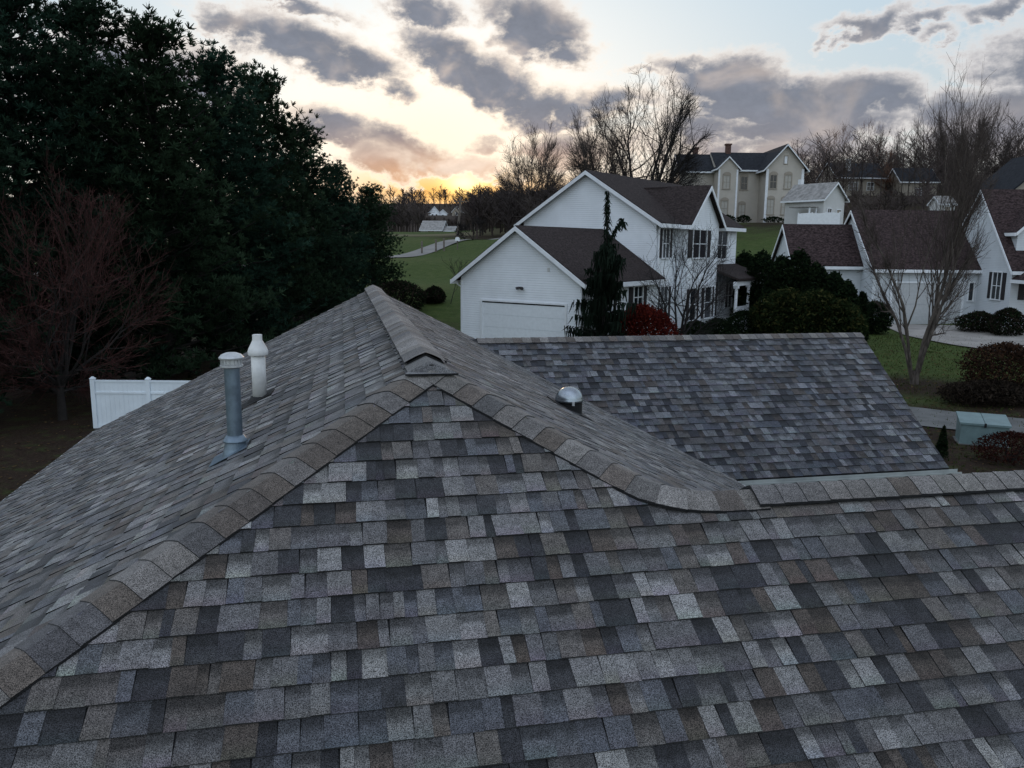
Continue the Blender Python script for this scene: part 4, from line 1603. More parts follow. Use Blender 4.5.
def bare_tree(r, h, spread, stems=1, fork=.25, rad=.16, n=(8, 6, 6, 4), up=.55, tmin=.008, lean=0.25, wob=.18, twig_len=1.0):
    """recursively branching leafless tree: (limbs, twigs) meshes standing on the origin"""
    A, B = MB(), MB()

    def grow(p, d, L, ra, lev):
        k = 4 if lev < 2 else (3 if lev < 3 else 2)
        pts, rd, dirs = [p], [ra], [d]
        q = np.array(p)
        dd = np.array(d)
        for i in range(k):
            dd = dd + np.array([r.gauss(0, wob), r.gauss(0, wob), r.gauss(0, wob * .6) + up * .09 * (lev > 0)])
            dd /= np.linalg.norm(dd)
            q = q + dd * (L / k)
            pts.append(tuple(q))
            rd.append(max(tmin, ra * (1 - .72 * (i + 1) / k)))
            dirs.append(dd)
        tgt = A if lev <= 1 else B
        if lev <= 2:
            tgt.tube(pts, rd, 6 if lev == 0 else (5 if lev == 1 else 3), cap=False)
        else:
            # flat twig, crossed by its neighbours
            w = np.cross(dd, np.array([r.gauss(0, 1), r.gauss(0, 1), r.gauss(0, 1)]))
            w = w / (np.linalg.norm(w) + 1e-9)
            for i in range(k):
                a, b = np.array(pts[i]), np.array(pts[i + 1])
                tgt.face([a - w * rd[i], a + w * rd[i], b + w * rd[i + 1], b - w * rd[i + 1]])
        if lev >= len(n):
            return
        m = max(1, int(round(n[lev] * r.uniform(.8, 1.2))))
        ph = r.uniform(0, 6.28)
        for j in range(m):
            t = fork + (1 - fork) * ((j + r.random()) / m) if lev == 0 else .22 + .78 * ((j + r.random()) / m)
            f = t * k
            i = min(int(f), k - 1)
            a = np.array(pts[i]) * (1 - (f - i)) + np.array(pts[i + 1]) * (f - i)
            base = np.array(dirs[min(i + 1, k)])
            ph += 2.4 + r.uniform(-.4, .4)
            s1 = np.cross(base, np.array([.3, .9, .2]))
            s1 /= np.linalg.norm(s1)
            s2 = np.cross(base, s1)
            ang = r.uniform(.45, .95) * (spread if lev == 0 else .9)
            nd = base * math.cos(ang) + (s1 * math.cos(ph) + s2 * math.sin(ph)) * math.sin(ang)
            nd[2] += up * .35
            nd /= np.linalg.norm(nd)
            LL = L * (1.02 - .55 * t) * r.uniform(.5, .8) if lev == 0 else L * r.uniform(.38, .62)
            if lev >= 2:
                LL *= twig_len
            rr_ = max(tmin, ra * (1 - .72 * t) * r.uniform(.42, .6))
            grow(tuple(a), nd, LL, rr_, lev + 1)

    for s in range(stems):
        if stems == 1:
            d = np.array([r.gauss(0, .03), r.gauss(0, .03), 1.0])
        else:
            a = 2 * math.pi * s / stems + r.uniform(-.4, .4)
            d = np.array([math.cos(a) * lean, math.sin(a) * lean, 1.0])
        d /= np.linalg.norm(d)
        grow((d[0] * .1, d[1] * .1, -.15), d, h * r.uniform(.78, .95) if stems > 1 else h * .86, rad * r.uniform(.8, 1.1), 0)
    return A, B


def dome_tree(r, h, rad, fork=.15, n=(12, 8, 7, 5), tr=.22, tmin=.02, polar=1.25, stems=1, flat=.5, jit_=.38, tlen=.085, ragged=.16, base_w=.12, wob=.11):
    """leafless tree whose limbs fan out from a low fork and fill a rounded crown"""
    A, B = MB(), MB()
    z0 = h * fork
    cz = z0 + (h - z0) * flat
    up_r, dn_r = h - cz, cz - z0

    def reach(p, d):
        # distance from p along d to the crown's egg
        for i in range(60):
            m_ = h * 1.3 * (1 - i / 60)
            q = p + d * m_
            kz = up_r if q[2] > cz else dn_r * 1.15
            if (q[0] ** 2 + q[1] ** 2) / rad ** 2 + ((q[2] - cz) / kz) ** 2 < 1:
                return m_
        return h * .04

    O = np.array([0, 0, z0 * .8])

    def limb(p, d, L, ra, lev, curve):
        k = (7, 5, 4, 2, 2)[min(lev, 4)]
        pts, rd, ds = [p], [ra], [d]
        q, dd = np.array(p, float), np.array(d, float)
        for i in range(k):
            rdl = q - O
            nn = np.linalg.norm(rdl)
            rdl = rdl / nn if nn > .2 else np.array([0, 0, 1.0])
            dd = dd + rdl * .12 + np.array([0, 0, curve]) + np.array([r.gauss(0, wob), r.gauss(0, wob), r.gauss(0, wob * .65)])
            dd /= np.linalg.norm(dd)
            q = q + dd * (L / k)
            pts.append(q.copy())
            rd.append(max(tmin * (.7 if lev > 2 else 1), ra * (1 - .78 * (i + 1) / k)))
            ds.append(dd.copy())
        if lev <= 1:
            A.tube(pts, rd, 5, cap=False)
        elif lev == 2:
            B.tube(pts, rd, 3, cap=False)
        else:
            w = np.cross(dd, np.array([r.gauss(0, 1), r.gauss(0, 1), r.gauss(0, 1)]))
            w /= np.linalg.norm(w) + 1e-9
            for i in range(k):
                B.face([pts[i] - w * rd[i], pts[i] + w * rd[i], pts[i + 1] + w * rd[i + 1], pts[i + 1] - w * rd[i + 1]])
        if lev >= len(n) - 1:
            return
        m_ = max(2, int(round(n[lev + 1] * r.uniform(.75, 1.25))))
        for j in range(m_):
            t = .18 + .80 * ((j + r.random()) / m_)
            f = t * k
            i = min(int(f), k - 1)
            a = pts[i] * (1 - (f - i)) + pts[i + 1] * (f - i)
            rdl = a - O
            rdl = rdl / (np.linalg.norm(rdl) + 1e-9)
            nd = ds[min(i + 1, k)] * .55 + rdl * .38 + np.array([r.gauss(0, jit_ * 1.25), r.gauss(0, jit_ * 1.25), r.gauss(.04, jit_)])
            nd /= np.linalg.norm(nd)
            R_ = reach(a, nd)
            LL = min(R_ * r.uniform(.75, 1.0 + ragged), L * r.uniform(.45, .8)) if lev < 1 else (min(R_ * r.uniform(.6, 1.0 + ragged) + .02 * h, L * r.uniform(.4, .75)) if lev < 2 else h * tlen * r.uniform(.5, 1.3))
            LL = max(LL, h * .03)
            limb(a, nd, LL, max(tmin, ra * (1 - .75 * t) * r.uniform(.45, .65)), lev + 1, .02)

    A.tube([(0, 0, -.3), (0, 0, z0 * .5), (0, 0, z0 * .95)], [tr * 1.25, tr, tr * .85], 10, cap=False)
    for i in range(n[0]):
        th = polar * math.sqrt((i + .5) / n[0]) * r.uniform(.85, 1.1)
        ph = i * 2.4 + r.uniform(-.3, .3)
        d = np.array([math.sin(th) * math.cos(ph), math.sin(th) * math.sin(ph), math.cos(th)])
        p = np.array([0, 0, z0 * r.uniform(.55, 1.0)])
        if stems > 1:
            a = ph
            p = np.array([math.cos(a) * base_w, math.sin(a) * base_w, z0 * r.uniform(.1, .9)])
        limb(p, d, reach(p + d * .05, d) * r.uniform(.86, 1.02), tr * r.uniform(.42, .62), 0, .0 if th < .6 else .03)
    return A, B


def norm(meshes, h, rad):
    """scale a grown tree to a height and a crown radius"""
    A = np.array(meshes[0].v + meshes[1].v)
    kz = h / np.percentile(A[:, 2], 99.7)
    c = np.median(A[:, :2], axis=0) * .6
    kr = rad / np.percentile(np.hypot(A[:, 0] - c[0], A[:, 1] - c[1]), 97)
    for mb in meshes:
        mb.v = [(x * kr, y * kr, z * kz) for x, y, z in mb.v]
    return meshes


def height_to(px, py, Y):
    p = at(px, py, Y)
    return p[2] - hgt(p[0], p[1])


def plant_tree(name, meshes, loc, label, cat='tree', group=None, bark=M_BARK, twig=M_TWIG, rz=0, sc=1.0):
    e = empty(name, tuple(loc), rz, label, cat, group)
    e.scale = (sc,) * 3 if not hasattr(sc, '__len__') else sc
    meshes[0].build('trunk', bark, e)
    meshes[1].build('crown', twig, e)
    return e


# big bare trees behind the white house
r = random.Random(21)
p = on_ground(641, 106)
plant_tree('bare_tree', norm(dome_tree(r, 20, 9, fork=.12, n=(30, 9, 9, 8), tr=.55, tmin=.018, polar=1.5, flat=.36, stems=2, base_w=.35, tlen=.07, jit_=.55, wob=.14), height_to(640, 81, 106), 7.9), (p[0], 106, p[2]),
           'big broad many-stemmed bare tree behind the white house roof', bark=M_BARK_DARK, twig=M_TWIG_DARK)
p = on_ground(594, 100)
plant_tree('bare_tree', norm(dome_tree(r, 13, 5, fork=.2, n=(18, 8, 8, 7), tr=.3, tmin=.016, polar=1.5, flat=.42, jit_=.55, wob=.15), height_to(594, 112, 100), 4.4), (p[0], 100, p[2]),
           'smaller bare tree with rusty twigs left of the big broad bare tree', bark=M_BARK_DARK, twig=M_TWIG)
p = on_ground(531, 165)
p[2] = min(p[2], 10.5)
plant_tree('bare_tree', norm(dome_tree(r, 20, 8, fork=.12, n=(34, 9, 8, 8), tr=.4, tmin=.024, polar=1.5, flat=.38, jit_=.48, stems=2, base_w=.4), height_to(531, 132, 165), 7.4), (p[0], 165, p[2]),
           'rounded fan-shaped bare tree against the sunset sky', bark=M_BARK, twig=M_TWIG)

# the bare wood on the right skyline: four kinds, copied
r = random.Random(33)
protos = []
spots = [(812, 140, 170, 3), (836, 127, 172, 3), (856, 122, 168, 3), (800, 153, 178, 3), (878, 128, 165, 0), (893, 130, 172, 1), (905, 122, 160, 2), (918, 112, 168, 0), (934, 106, 158, 1),
         (948, 100, 162, 2), (962, 96, 156, 0), (978, 98, 160, 1), (992, 110, 152, 2), (1004, 135, 160, 0), (1017, 150, 155, 1), (1032, 145, 150, 2), (885, 150, 150, 3), (925, 148, 146, 2), (958, 150, 142, 1), (988, 155, 140, 0), (845, 158, 158, 3), (1045, 150, 140, 0), (824, 133, 182, 3), (868, 126, 178, 1), (941, 103, 176, 0)]
adj = ['rusty', 'tall upright', 'slender', 'wide']
kinds = []
for k in range(4):
    kinds.append(norm(dome_tree(r, 20, (4.4, 3.2, 3.8, 6.0)[k], fork=(.3, .35, .28, .18)[k], n=((11, 8, 6, 4), (9, 8, 6, 4), (8, 7, 6, 4), (18, 8, 6, 5))[k], tr=.28, tmin=.019, polar=(.95, .7, .8, 1.3)[k], flat=(.5, .55, .55, .42)[k], jit_=.5, wob=.14, stems=(1, 1, 2, 2)[k]), 20, (4.2, 3.1, 3.7, 5.6)[k]))
used = {}
land = ['behind the cottage', 'behind the dark roofed house', 'behind the low tan building', 'beside the tan gabled house']
for i, (px, ty, Y, k) in enumerate(spots):
    p = on_ground(px, Y)
    hh = height_to(px, ty, Y)
    lab = 'leafless rust-brown tree on the hill skyline behind the dark roofed house' if k == 3 else 'leafless grey-brown tree in the wood on the right skyline'
    grp = 'rust-brown bare trees on the hill' if k == 3 else 'grey-brown bare trees on the right skyline'
    if k not in used:
        e = plant_tree('bare_tree', kinds[k], (p[0], Y, p[2]), lab, 'tree', grp, bark=M_BARK_DARK if k != 3 else M_BARK, twig=M_TWIG_RUST if k == 3 else M_TWIG, sc=hh / 20)
        used[k] = e
    else:
        e = copy_tree(used[k])
        e.location = (p[0], Y, p[2])
        e.scale = ((.35 + .65 * hh / 20) * r.uniform(.85, 1.1), (.35 + .65 * hh / 20) * r.uniform(.85, 1.1), hh / 20)
    e.rotation_euler = (0, 0, r.uniform(0, 6.28))


def far_wood(name, spots, seed, mt, tw=.16, label=None):
    r = random.Random(seed)
    mb = MB()
    for (x, y, hh) in spots:
        z = hgt(x, y)
        d = np.array([r.gauss(0, .04), r.gauss(0, .04), 1])
        top = np.array([x, y, z]) + d * hh
        b = np.array([x, y, z - .3])
        c = (1, 1, 1)
        f = r.uniform(.6, 1.25)
        col = (f, f * r.uniform(.9, 1.0), f * r.uniform(.85, 1.0))
        w = np.array([tw, 0, 0])
        mb.face([b - w, b + w, top + w * .2, top - w * .2], col)
        nb = 26
        for q in range(nb):
            t = r.uniform(.25, .98)
            s = b * (1 - t) + top * t
            a = r.uniform(0, 6.28)
            L = hh * (.42 * (1.05 - t) + .08) * r.uniform(.7, 1.2)
            v = np.array([math.cos(a) * .8, math.sin(a) * .8, r.uniform(.5, 1.0)])
            e = s + v * L
            ww = np.array([tw * .55, 0, tw * .25]) if r.random() < .5 else np.array([0, tw * .4, tw * .5])
            mb.face([s - ww, s + ww, e + ww * .3, e - ww * .3], col)
            for _ in range(3):
                m_ = s + v * L * r.uniform(.35, .95)
                v2 = v + np.array([r.gauss(0, .7), r.gauss(0, .7), r.gauss(.1, .4)])
                e2 = m_ + v2 * L * .45
                mb.face([m_ - ww * .7, m_ + ww * .7, e2 + ww * .2, e2 - ww * .2], col)
    o = mb.build(name, mt)
    tag(o, label, 'trees', kind='stuff')
    return o


M_FARWOOD = mat('far_bare_wood', (0.050, 0.040, 0.036), 0.95, vary=.4, scale=.05, attr=True)
r = random.Random(5)


def px_of(x, y, z):
    c = ML @ np.array([x, y, z - CAM_H])
    return 512 + F * c[0] / c[2], 384 + F * c[1] / c[2]


sp = []
while len(sp) < 560:
    a = r.uniform(-.62, .42)
    Y = r.uniform(255, 560)
    x = math.tan(a) * Y
    q = 512 + F * x / Y
    if 426 < q < 459 and Y < 404:
        continue
    sp.append((x, Y, r.uniform(8, 12)))
far_wood('far_woodland', sp, 6, M_FARWOOD, tw=.28, label='far brown bare woodland along the hill crest under the sunset')
sp = []
while len(sp) < 260:
    px, Y = r.uniform(462, 575), r.uniform(140, 225)
    x = (px - 512) / F * Y
    if x < -9:
        continue
    sp.append((x, Y, height_to(px, 190, Y) * r.uniform(.72, 1.05)))
while len(sp) < 360:
    px, Y = r.uniform(380, 478), r.uniform(212, 250)
    k = height_to(px, 217 if 424 < px < 460 else 204, Y)
    sp.append(((px - 512) / F * Y, Y, max(2.0, k * r.uniform(.6, 1.0))))
far_wood('woodland', sp, 8, M_FARWOOD, tw=.14, label='dark bare woodland behind the white house gable and the barn')
sp = []
while len(sp) < 470:
    px, Y = r.uniform(786, 1120), r.uniform(104, 220)
    if Y > 135:
        h_ = r.uniform(6, 12)
    elif Y > 122 or px > 842:
        h_ = r.uniform(2.5, 5.5)
        if 826 < px < 912:
            h_ *= .7
        if 985 < px and Y < 122:
            continue
        if 918 < px < 946 and Y < 106:
            continue
    else:
        continue
    sp.append(((px - 512) / F * Y, Y, h_))
far_wood('thicket', sp, 9, M_FARWOOD, tw=.10, label='tangled bare thicket under the trees on the right hillside')


# ---- pines
def pine(r, h, rad, base=.12, dens=1.0, tint=(1, 1, 1)):
    """white pine: whorled limbs carrying upturned plumes of needle tufts"""
    A, B = MB(), MB()
    A.tube([(0, 0, -.3), (r.uniform(-.2, .2), r.uniform(-.2, .2), h * .5), (0, 0, h * .97)], [h * .018, h * .012, .03], 8)
    z = h * base
    while z < h * .985:
        t = (z / h - base) / (1 - base)
        prof = (1 - t) ** .50 * (1.0 if t > .10 else .8 + t * 2) * (.82 + .18 * math.sin(z * 1.7))
        nl_ = max(4, int(round((8 if t < .8 else 6) * dens)))
        ph = r.uniform(0, 6.28)
        for k in range(nl_):
            a = ph + 2 * math.pi * k / nl_ + r.uniform(-.4, .4)
            L = max(.5, rad * prof * r.uniform(.62, 1.15))
            rise = r.uniform(-.05, .35) + t * .55
            d = np.array([math.cos(a), math.sin(a), rise])
            p0 = np.array([0, 0, z + r.uniform(-.3, .3)])
            pts = [tuple(p0), tuple(p0 + d * L * .5 + np.array([0, 0, -.04 * L])), tuple(p0 + d * L + np.array([0, 0, .08 * L]))]
            A.tube(pts, [.035 + .008 * L, .025, .01], 4, cap=False)
            nt = max(6, int(L * 11))
            for q in range(nt):
                s = .22 + .82 * ((q + r.random()) / nt) ** .8
                c = p0 + d * L * s + np.array([r.gauss(0, .27), r.gauss(0, .27), r.gauss(.08, .20) + .06 * L * s])
                f = r.uniform(.6, 1.25) * (.7 + .6 * r.random() ** 3)
                col = (.032 * f * tint[0], .060 * f * tint[1], .038 * f * tint[2])
                out = np.array([math.cos(a) * .5, math.sin(a) * .5, .7])
                for _ in range(15):
                    v = out + np.array([r.gauss(0, .6), r.gauss(0, .6), r.gauss(0, .5)])
                    v /= np.linalg.norm(v)
                    w = np.cross(v, np.array([r.gauss(0, 1), r.gauss(0, 1), r.gauss(0, 1)]))
                    w /= np.linalg.norm(w) + 1e-9
                    Ln = r.uniform(.14, .29)
                    B.face([c - w * .026, c + w * .026, c + v * Ln + w * .012, c + v * Ln - w * .012], col)
        z += r.uniform(.36, .54) * (1.0 if t < .85 else .6)
    return A, B


r = random.Random(77)
pk_ = [pine(r, 17, 5.0, base=.04), pine(r, 15, 4.8, base=.03, tint=(.9, 1.0, 1.1)), pine(r, 12, 4.4, base=.03, tint=(1.1, 1.0, .9))]
PINES = [(-70, -50, 26, 0, 'leftmost dark pine, cut by the left edge of the photo'),
         (25, -25, 31, 1, 'tall dark pine directly behind the reddish bare tree'),
         (100, 0, 32, 0, 'tall dark pine just right of the reddish bare tree, ragged top with sky gaps'),
         (162, 32, 33, 2, 'bushy dark pine behind the white fence'),
         (222, 56, 37, 1, 'dark pine with its top directly above the steel flue pipe'),
         (266, 82, 41, 2, 'dark pine fourth from the lawn end of the row'),
         (304, 130, 46, 0, 'dark pine third from the lawn end of the row'),
         (338, 166, 51, 1, 'dark pine second from the lawn end of the row'),
         (372, 190, 56, 2, 'lowest dark pine at the lawn end of the row')]
pused = {}
for (px, ty, Y, k, lab) in PINES:
    p = on_ground(px, Y)
    hh = height_to(px, ty, Y)
    H0 = (17, 15, 12)[k]
    if k not in pused:
        e = plant_tree('pine_tree', pk_[k], (p[0], Y, p[2]), lab, 'tree', 'dark pines in a row along the left', bark=M_BARK_DARK, twig=M_NEEDLE)
        pused[k] = e
    else:
        e = copy_tree(pused[k])
        e['label'] = lab
        e.location = (p[0], Y, p[2])
    s = hh / H0
    q = (.45 + .55 * s) * r.uniform(.92, 1.05) * (.80 if px > 330 else 1.0)
    e.scale = (q, q, s)
    e.rotation_euler = (0, 0, r.uniform(0, 6.28))

# ---- reddish bare tree at the left
r = random.Random(14)
p = on_ground(48, 26.5)
plant_tree('red_twigged_tree', dome_tree(r, height_to(48, 186, 26.5), 3.7, fork=.16, n=(13, 9, 8, 6), tr=.13, tmin=.007, polar=1.45, flat=.42, tlen=.07, wob=.17, jit_=.5), (p[0], 26.5, p[2]),
           'spreading bare tree with dark reddish twigs at the left', bark=M_BARK_DARK, twig=M_TWIG_RED)
# ---- multi-stemmed pale bark tree at the right
r = random.Random(52)
p = ground_hit(914, 384)
plant_tree('pale_barked_tree', norm(dome_tree(r, 12.4, 3.6, fork=.05, n=(6, 12, 8, 6), tr=.30, tmin=.0095, polar=.50, flat=.62, stems=4, jit_=.45, base_w=.16, ragged=.35, wob=.17), 12.4, 3.6), p,
           'tall bare multi-stemmed tree with pale peeling bark on the right lawn', bark=M_BARK_PALE, twig=M_TWIG)
# ---- dark bare ornamental tree by the porch
r = random.Random(61)
p = on_ground(684, 39)
plant_tree('dark_bare_tree', dome_tree(r, height_to(684, 212, 39), 2.3, fork=.1, n=(8, 8, 7, 5), tr=.12, tmin=.006, polar=.9, flat=.5, stems=3, base_w=.1, wob=.17, jit_=.5), (p[0], 39, p[2]),
           'dark bare ornamental tree before the white house porch', bark=M_BARK_DARK, twig=M_TWIG_DARK)
# ---- sapling on the lawn
r = random.Random(71)
p = on_ground(450, 52)
plant_tree('sapling', norm(bare_tree(r, 3.6, 1.0, stems=1, fork=.3, rad=.05, n=(7, 5, 4), up=.5, tmin=.008), 3.0, .9), (p[0], 52, p[2]), 'thin bare sapling on the lawn left of the garage', bark=M_BARK_DARK, twig=M_TWIG_DARK)
r = random.Random(72)
p = on_ground(473, 120)
plant_tree('roadside_tree', norm(bare_tree(r, 5.2, 1.2, stems=2, fork=.2, rad=.12, n=(8, 7, 6, 4), up=.3, tmin=.03), 3.4, 2.2), (p[0], 120, p[2]), 'small round dark bare tree at the roadside right of the mailbox', bark=M_BARK_DARK, twig=M_TWIG_DARK)


# ---- weeping conifer
def weeping(r, h, rad):
    A, B = MB(), MB()
    path = [(0, 0, -.1), (.05, 0, h * .25), (-.1, .05, h * .5), (.12, 0, h * .72), (.06, 0, h * .9), (.12, 0, h)]
    A.tube(path, [.12, .10, .08, .05, .03, .012], 7)

    def curtain(p, L, n, wd):
        for _ in range(n):
            f = r.uniform(.5, 1.3)
            col = (.018 * f, .028 * f, .020 * f)
            c = np.array(p) + np.array([r.gauss(0, wd), r.gauss(0, wd), r.uniform(-.05, .1)])
            l = L * r.uniform(.4, 1.1)
            a = r.uniform(0, 6.28)
            w = np.array([math.cos(a), math.sin(a), 0]) * r.uniform(.025, .05)
            s = np.array([r.gauss(0, .05), r.gauss(0, .05), 0])
            B.face([c - w, c + w, c + s + w * .7 - (0, 0, l * .6), c + s - w * .7 - (0, 0, l * .6)], col)
            B.face([c + s - w * .7 - (0, 0, l * .6), c + s + w * .7 - (0, 0, l * .6), c + s * 2 + w * .1 - (0, 0, l), c + s * 2 - w * .1 - (0, 0, l)], col)
    z = h * .06
    while z < h * .66:
        t = z / h
        for _ in range(2):
            a = r.uniform(0, 6.28)
            L = rad * (1.05 - t * 1.1) * r.uniform(.35, 1.15)
            d = np.array([math.cos(a), math.sin(a), .25])
            p0 = np.array([0, 0, z])
            p1, p2 = p0 + d * L * .6 + (0, 0, .1), p0 + d * L - (0, 0, .1 * L)
            A.tube([tuple(p0), tuple(p1), tuple(p2)], [.035, .025, .01], 4, cap=False)
            for q in range(7):
                s = .15 + .85 * q / 6
                c = p0 + (p2 - p0) * s + np.array([0, 0, .1])
                curtain(c, .40 + .40 * r.random(), 8, .09)
        z += .16
    # bare crooked top and one side arm
    for k in range(26):
        t = .62 + .38 * k / 26
        curtain((.1, 0, h * t), .30, 9, .045 + .05 * (1 - t))
    p0, p2 = np.array([.1, 0, h * .70]), np.array([.72, -.1, h * .83])
    A.tube([tuple(p0), tuple((p0 + p2) / 2 - (0, 0, .08)), tuple(p2)], [.035, .03, .012], 5)
    for k in range(10):
        curtain(p0 + (p2 - p0) * k / 9, .32, 8, .05)
    for k in range(5):
        curtain(p2 + np.array([.03 * k, 0, -.04 * k]), .4, 6, .04)
    return A, B


r = random.Random(8)
p = on_ground(604, 35.5)
plant_tree('weeping_conifer', weeping(r, 7.25, 1.9), (p[0], 35.5, p[2]), 'dark weeping conifer with a crooked top before the garage wing', bark=M_BARK_DARK, twig=M_NEEDLE)


# ---- leafy shrubs
def shrub(r, rx, ry, h, n, cols, leaf=.09, cone=0.0, stems=7, lump=.22, hollow=.35):
    A, B = MB(), MB()
    for k in range(stems):
        a = r.uniform(0, 6.28)
        q = r.uniform(.1, .6)
        A.tube([(0, 0, -.1), (math.cos(a) * rx * q * .5, math.sin(a) * ry * q * .5, h * .4), (math.cos(a) * rx * q, math.sin(a) * ry * q, h * .8)], [.03, .022, .008], 5, cap=False)
    lumps = [(r.uniform(0, 6.28), r.uniform(-.2, 1), r.uniform(.5, 1)) for _ in range(12)]
    for _ in range(n):
        a = r.uniform(0, 6.28)
        t = r.random() ** .8
        w = (1 - t) ** cone if cone else math.sqrt(max(0, 1 - max(0, (t - .35) / .65) ** 2)) * (.8 + .2 * min(1, t / .3))
        lu = r.uniform(.9, 1.12) + lump * 1.6 * sum(math.exp(-((math.sin((a - la) / 2) * 2.4) ** 2) - ((t - lt) * 3) ** 2) * (ls - .6) for la, lt, ls in lumps)
        rr_ = (hollow + (1 - hollow) * r.random() ** .45) * w * lu
        c = np.array([math.cos(a) * rx * rr_, math.sin(a) * ry * rr_, .05 + t * h * (1 + r.gauss(0, .03))])
        v = np.array([r.gauss(0, 1), r.gauss(0, 1), r.gauss(.3, .8)])
        v /= np.linalg.norm(v)
        u_ = np.cross(v, np.array([r.gauss(0, 1), r.gauss(0, 1), r.gauss(0, 1)]))
        u_ /= np.linalg.norm(u_) + 1e-9
        f = r.uniform(.6, 1.35)
        cc = r.choice(cols)
        s = leaf * r.uniform(.6, 1.3)
        B.face([c - v * s, c + u_ * s * .45, c + v * s, c - u_ * s * .45], tuple(x * f for x in cc))
    return A, B


def plant_shrub(name, meshes, loc, label, cat='shrub', group=None, bark=M_BARK_DARK):
    e = empty(name, tuple(loc), 0, label, cat, group)
    meshes[0].build('stems', bark, e)
    meshes[1].build('foliage', M_LEAF, e)
    return e


DG = [(.014, .024, .012), (.020, .032, .014), (.010, .018, .010)]
r = random.Random(90)
p = on_ground(645, 36.2)
plant_shrub('red_shrub', shrub(r, 1.2, 1.1, 2.2, 12000, [(.10, .016, .012), (.07, .013, .011), (.14, .024, .015), (.045, .012, .011)], leaf=.07, hollow=.15, lump=.6), (p[0], 36.2, p[2]), 'bright red round shrub before the garage side window')
for (px, Y, rx, hh, lab) in ((700, 43, .8, 1.0, 'low dark shrub left of the porch steps'), (722, 44, 1.0, 1.15, 'low dark shrub before the porch columns'), (748, 45.5, 1.1, 1.5, 'rounded dark shrub at the right end of the porch')):
    p = on_ground(px, Y)
    plant_shrub('dark_shrub', shrub(r, rx, .8, hh, 3200, DG, leaf=.08, hollow=.1, lump=.5), (p[0], Y, p[2]), lab)
# evergreen hedge: pointed evergreens behind, broad shrubs before
HED = [(745, 53, 1.3, 4.2, 'shaded conifer next to the porch end'), (763, 50, 1.3, 4.5, 'dark pointed conifer at the left end of the tall hedge'), (783, 48, 1.2, 4.7, 'dark pointed conifer overlapping the small left gable'), (800, 47.5, 1.2, 4.5, 'dark pointed conifer just right of the small left gable'),
       (818, 47, 1.15, 4.3, 'dark conifer under the left red-brown eave, centre of the tall hedge'), (836, 46.5, 1.1, 4.0, 'dark conifer right of the hedge centre, below the middle gable wall'), (850, 46.2, .85, 3.5, 'dark pointed conifer at the right end of the tall hedge'), (866, 46.5, .38, 2.6, 'small narrow conifer between the tall hedge and the dark corner shrub')]
for (px, Y, rx, hh, lab) in HED:
    p = on_ground(px, Y)
    plant_shrub('hedge_conifer', shrub(r, rx * 1.15, rx * 1.15, hh * r.uniform(.92, 1.08), 5200, DG, leaf=.12, cone=.42, hollow=.15, lump=.5), (p[0], Y, p[2]), lab, 'tree', 'pointed conifers of the tall hedge')
YG = [(.026, .035, .013), (.018, .028, .011), (.070, .070, .026), (.018, .028, .012), (.018, .028, .012)]
for (px, Y, rx, hh, lab) in ((790, 44, 1.5, 2.8, 'broad glossy evergreen shrub at the left front of the tall hedge'), (822, 43.5, 1.6, 2.8, 'broad yellow-flecked evergreen shrub in the middle of the hedge front'), (843, 43, 1.15, 2.4, 'yellow-tipped broad evergreen shrub at the right front of the hedge')):
    p = on_ground(px, Y)
    plant_shrub('evergreen_shrub', shrub(r, rx, 1.3, hh, 6200, YG, leaf=.12, lump=.5), (p[0], Y, p[2]), lab, 'shrub', 'broad evergreen shrubs before the hedge')
p = on_ground(879, 50)
plant_shrub('corner_shrub', shrub(r, .95, .8, 1.9, 5200, DG, leaf=.09, hollow=.1, lump=.6), (p[0], 50, p[2]), 'dark upright shrub between the tall hedge and the pale garage door')
p = ground_hit(941, 459)
plant_shrub('dwarf_conifer', shrub(r, .17, .17, .85, 1500, DG, leaf=.04, cone=.7, stems=2), p, 'tiny dark upright conifer by the gutter end', 'shrub')
RB = [(.045, .016, .014), (.030, .012, .011), (.060, .024, .018)]
p = ground_hit(1010, 462)
plant_shrub('dark_red_shrub', shrub(r, .95, .7, .75, 4200, RB, leaf=.035), p, 'low dark red shrub in front of the transformer box')
BR = [(.050, .028, .020), (.034, .021, .016), (.075, .040, .024), (.026, .018, .014)]
p = on_ground(1006, 31)
plant_shrub('brown_shrub', shrub(r, 1.4, 1.3, 2.0, 9000, BR, leaf=.06, hollow=.2, lump=.5), (p[0] + .5, 31, p[2]), 'large rounded brown leaved shrub right of the boulder')
GBR = [(.032, .025, .020), (.022, .018, .015), (.042, .032, .024)]
p = on_ground(1008, 29.8)
plant_shrub('twiggy_shrub', shrub(r, 1.7, .9, .8, 9000, GBR, leaf=.06, hollow=.03, lump=.5), (p[0], 29.8, p[2]), 'low grey-brown twiggy shrub behind the transformer box')
p = on_ground(985, 51.5)
plant_shrub('porch_shrub', shrub(r, 1.1, .8, 1.2, 4200, DG + GBR, leaf=.08, hollow=.1, lump=.6), (p[0], 51.3, p[2]), 'dark shrub under the shuttered gable window of the right house')
p = on_ground(1016, 49.5)
plant_shrub('porch_shrub', shrub(r, 1.0, .8, 1.6, 4200, DG + GBR, leaf=.08, hollow=.1, lump=.6), (p[0], 49.5, p[2]), 'dark shrub at the right edge before the right house porch')
for (px, Y, rx, hh, lab) in ((398, 50, 1.4, 1.7, 'dark rounded shrub on the lawn past the last pine'), (434, 52, .6, .95, 'small dark shrub beside the bare sapling')):
    p = on_ground(px, Y)
    plant_shrub('lawn_shrub', shrub(r, rx, rx, hh, 3600, DG + GBR, leaf=.10, lump=.7), (p[0], Y, p[2]), lab)
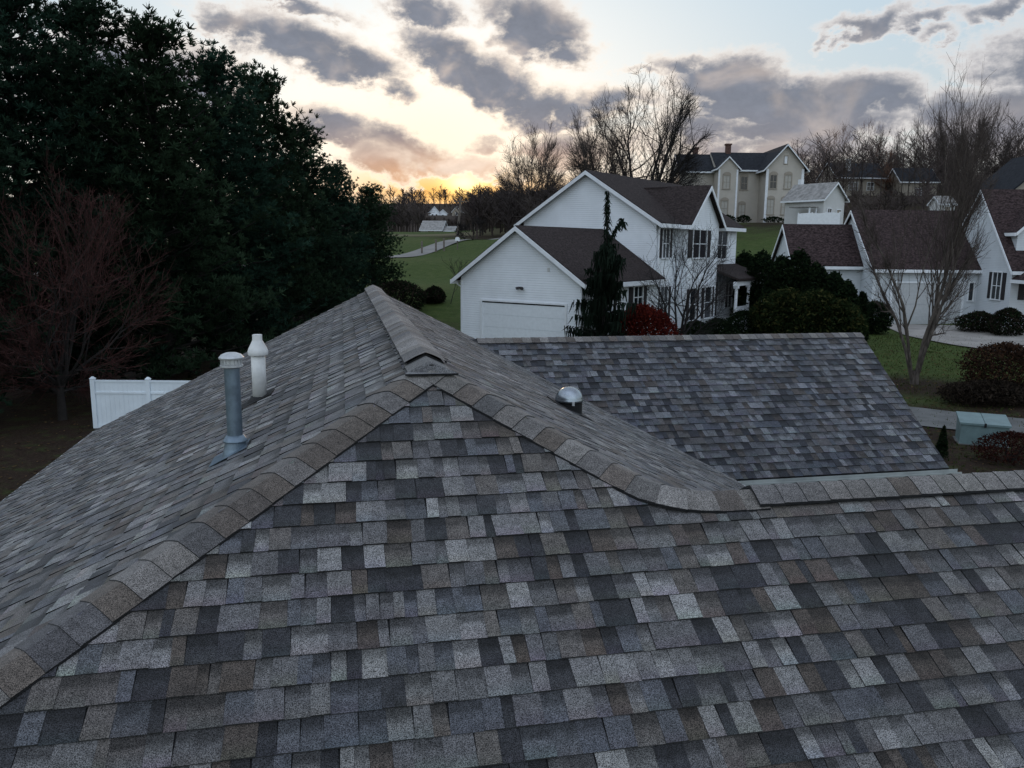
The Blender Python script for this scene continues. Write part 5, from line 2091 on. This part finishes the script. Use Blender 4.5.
for (px, Y, rx, hh, lab) in ((742, 112.3, 1.0, .9, 'low shrub under the middle windows of the cream house'), (772, 112.3, 1.4, .7, 'low shrub under the right gable of the cream house'), (726, 112.8, 1.0, 1.0, 'low shrub under the bay of the cream house')):
    p = on_ground(px, Y)
    plant_shrub('foundation_shrub', shrub(r, rx, .7, hh, 700, DG, leaf=.12), (p[0], Y, p[2]), lab)


# ------------------------------------------------------------------ fallen leaves and rough grass on the near ground
r = random.Random(404)
mb = MB()
n_ = 0
while n_ < 9000:
    if r.random() < .7:
        x, y = r.uniform(9, 27), r.uniform(17, 42)
    else:
        x, y = r.uniform(-22, -6), r.uniform(17, 34)
    z = hgt(x, y) + .025
    a = r.uniform(0, 6.28)
    s_ = r.uniform(.03, .075)
    f = r.uniform(.5, 1.4)
    c = r.choice([(.10, .062, .036), (.075, .045, .03), (.14, .095, .05), (.05, .034, .025)])
    u_ = np.array([math.cos(a), math.sin(a), r.uniform(-.3, .3)]) * s_
    v_ = np.array([-math.sin(a), math.cos(a), r.uniform(-.3, .3)]) * s_ * .6
    p = np.array([x, y, z])
    mb.face([p - u_, p + v_, p + u_, p - v_], tuple(q * f for q in c))
    n_ += 1
o = mb.build('fallen_leaves', M_LEAF)
tag(o, 'brown fallen leaves scattered over lawn and beds', 'leaves', kind='stuff')
mb = MB()
for _ in range(26000):
    x, y = r.uniform(9, 32), r.uniform(17, 50)
    if r.random() < max(0, 1 - min(abs(x - 15) / 6, 1)) * .5:
        continue
    z = hgt(x, y)
    h_ = r.uniform(.04, .11)
    a = r.uniform(0, 6.28)
    w_ = np.array([math.cos(a), math.sin(a), 0]) * r.uniform(.012, .03)
    t_2 = np.array([r.gauss(0, .03), r.gauss(0, .03), h_])
    f = r.uniform(.6, 1.4)
    c = r.choice([(.036, .058, .016), (.05, .066, .02), (.075, .072, .03)])
    p = np.array([x, y, z])
    mb.face([p - w_, p + w_, p + t_2], tuple(q * f for q in c))
o = mb.build('rough_grass', M_LEAF)
tag(o, 'short rough winter grass on the right lawn', 'grass', kind='stuff')
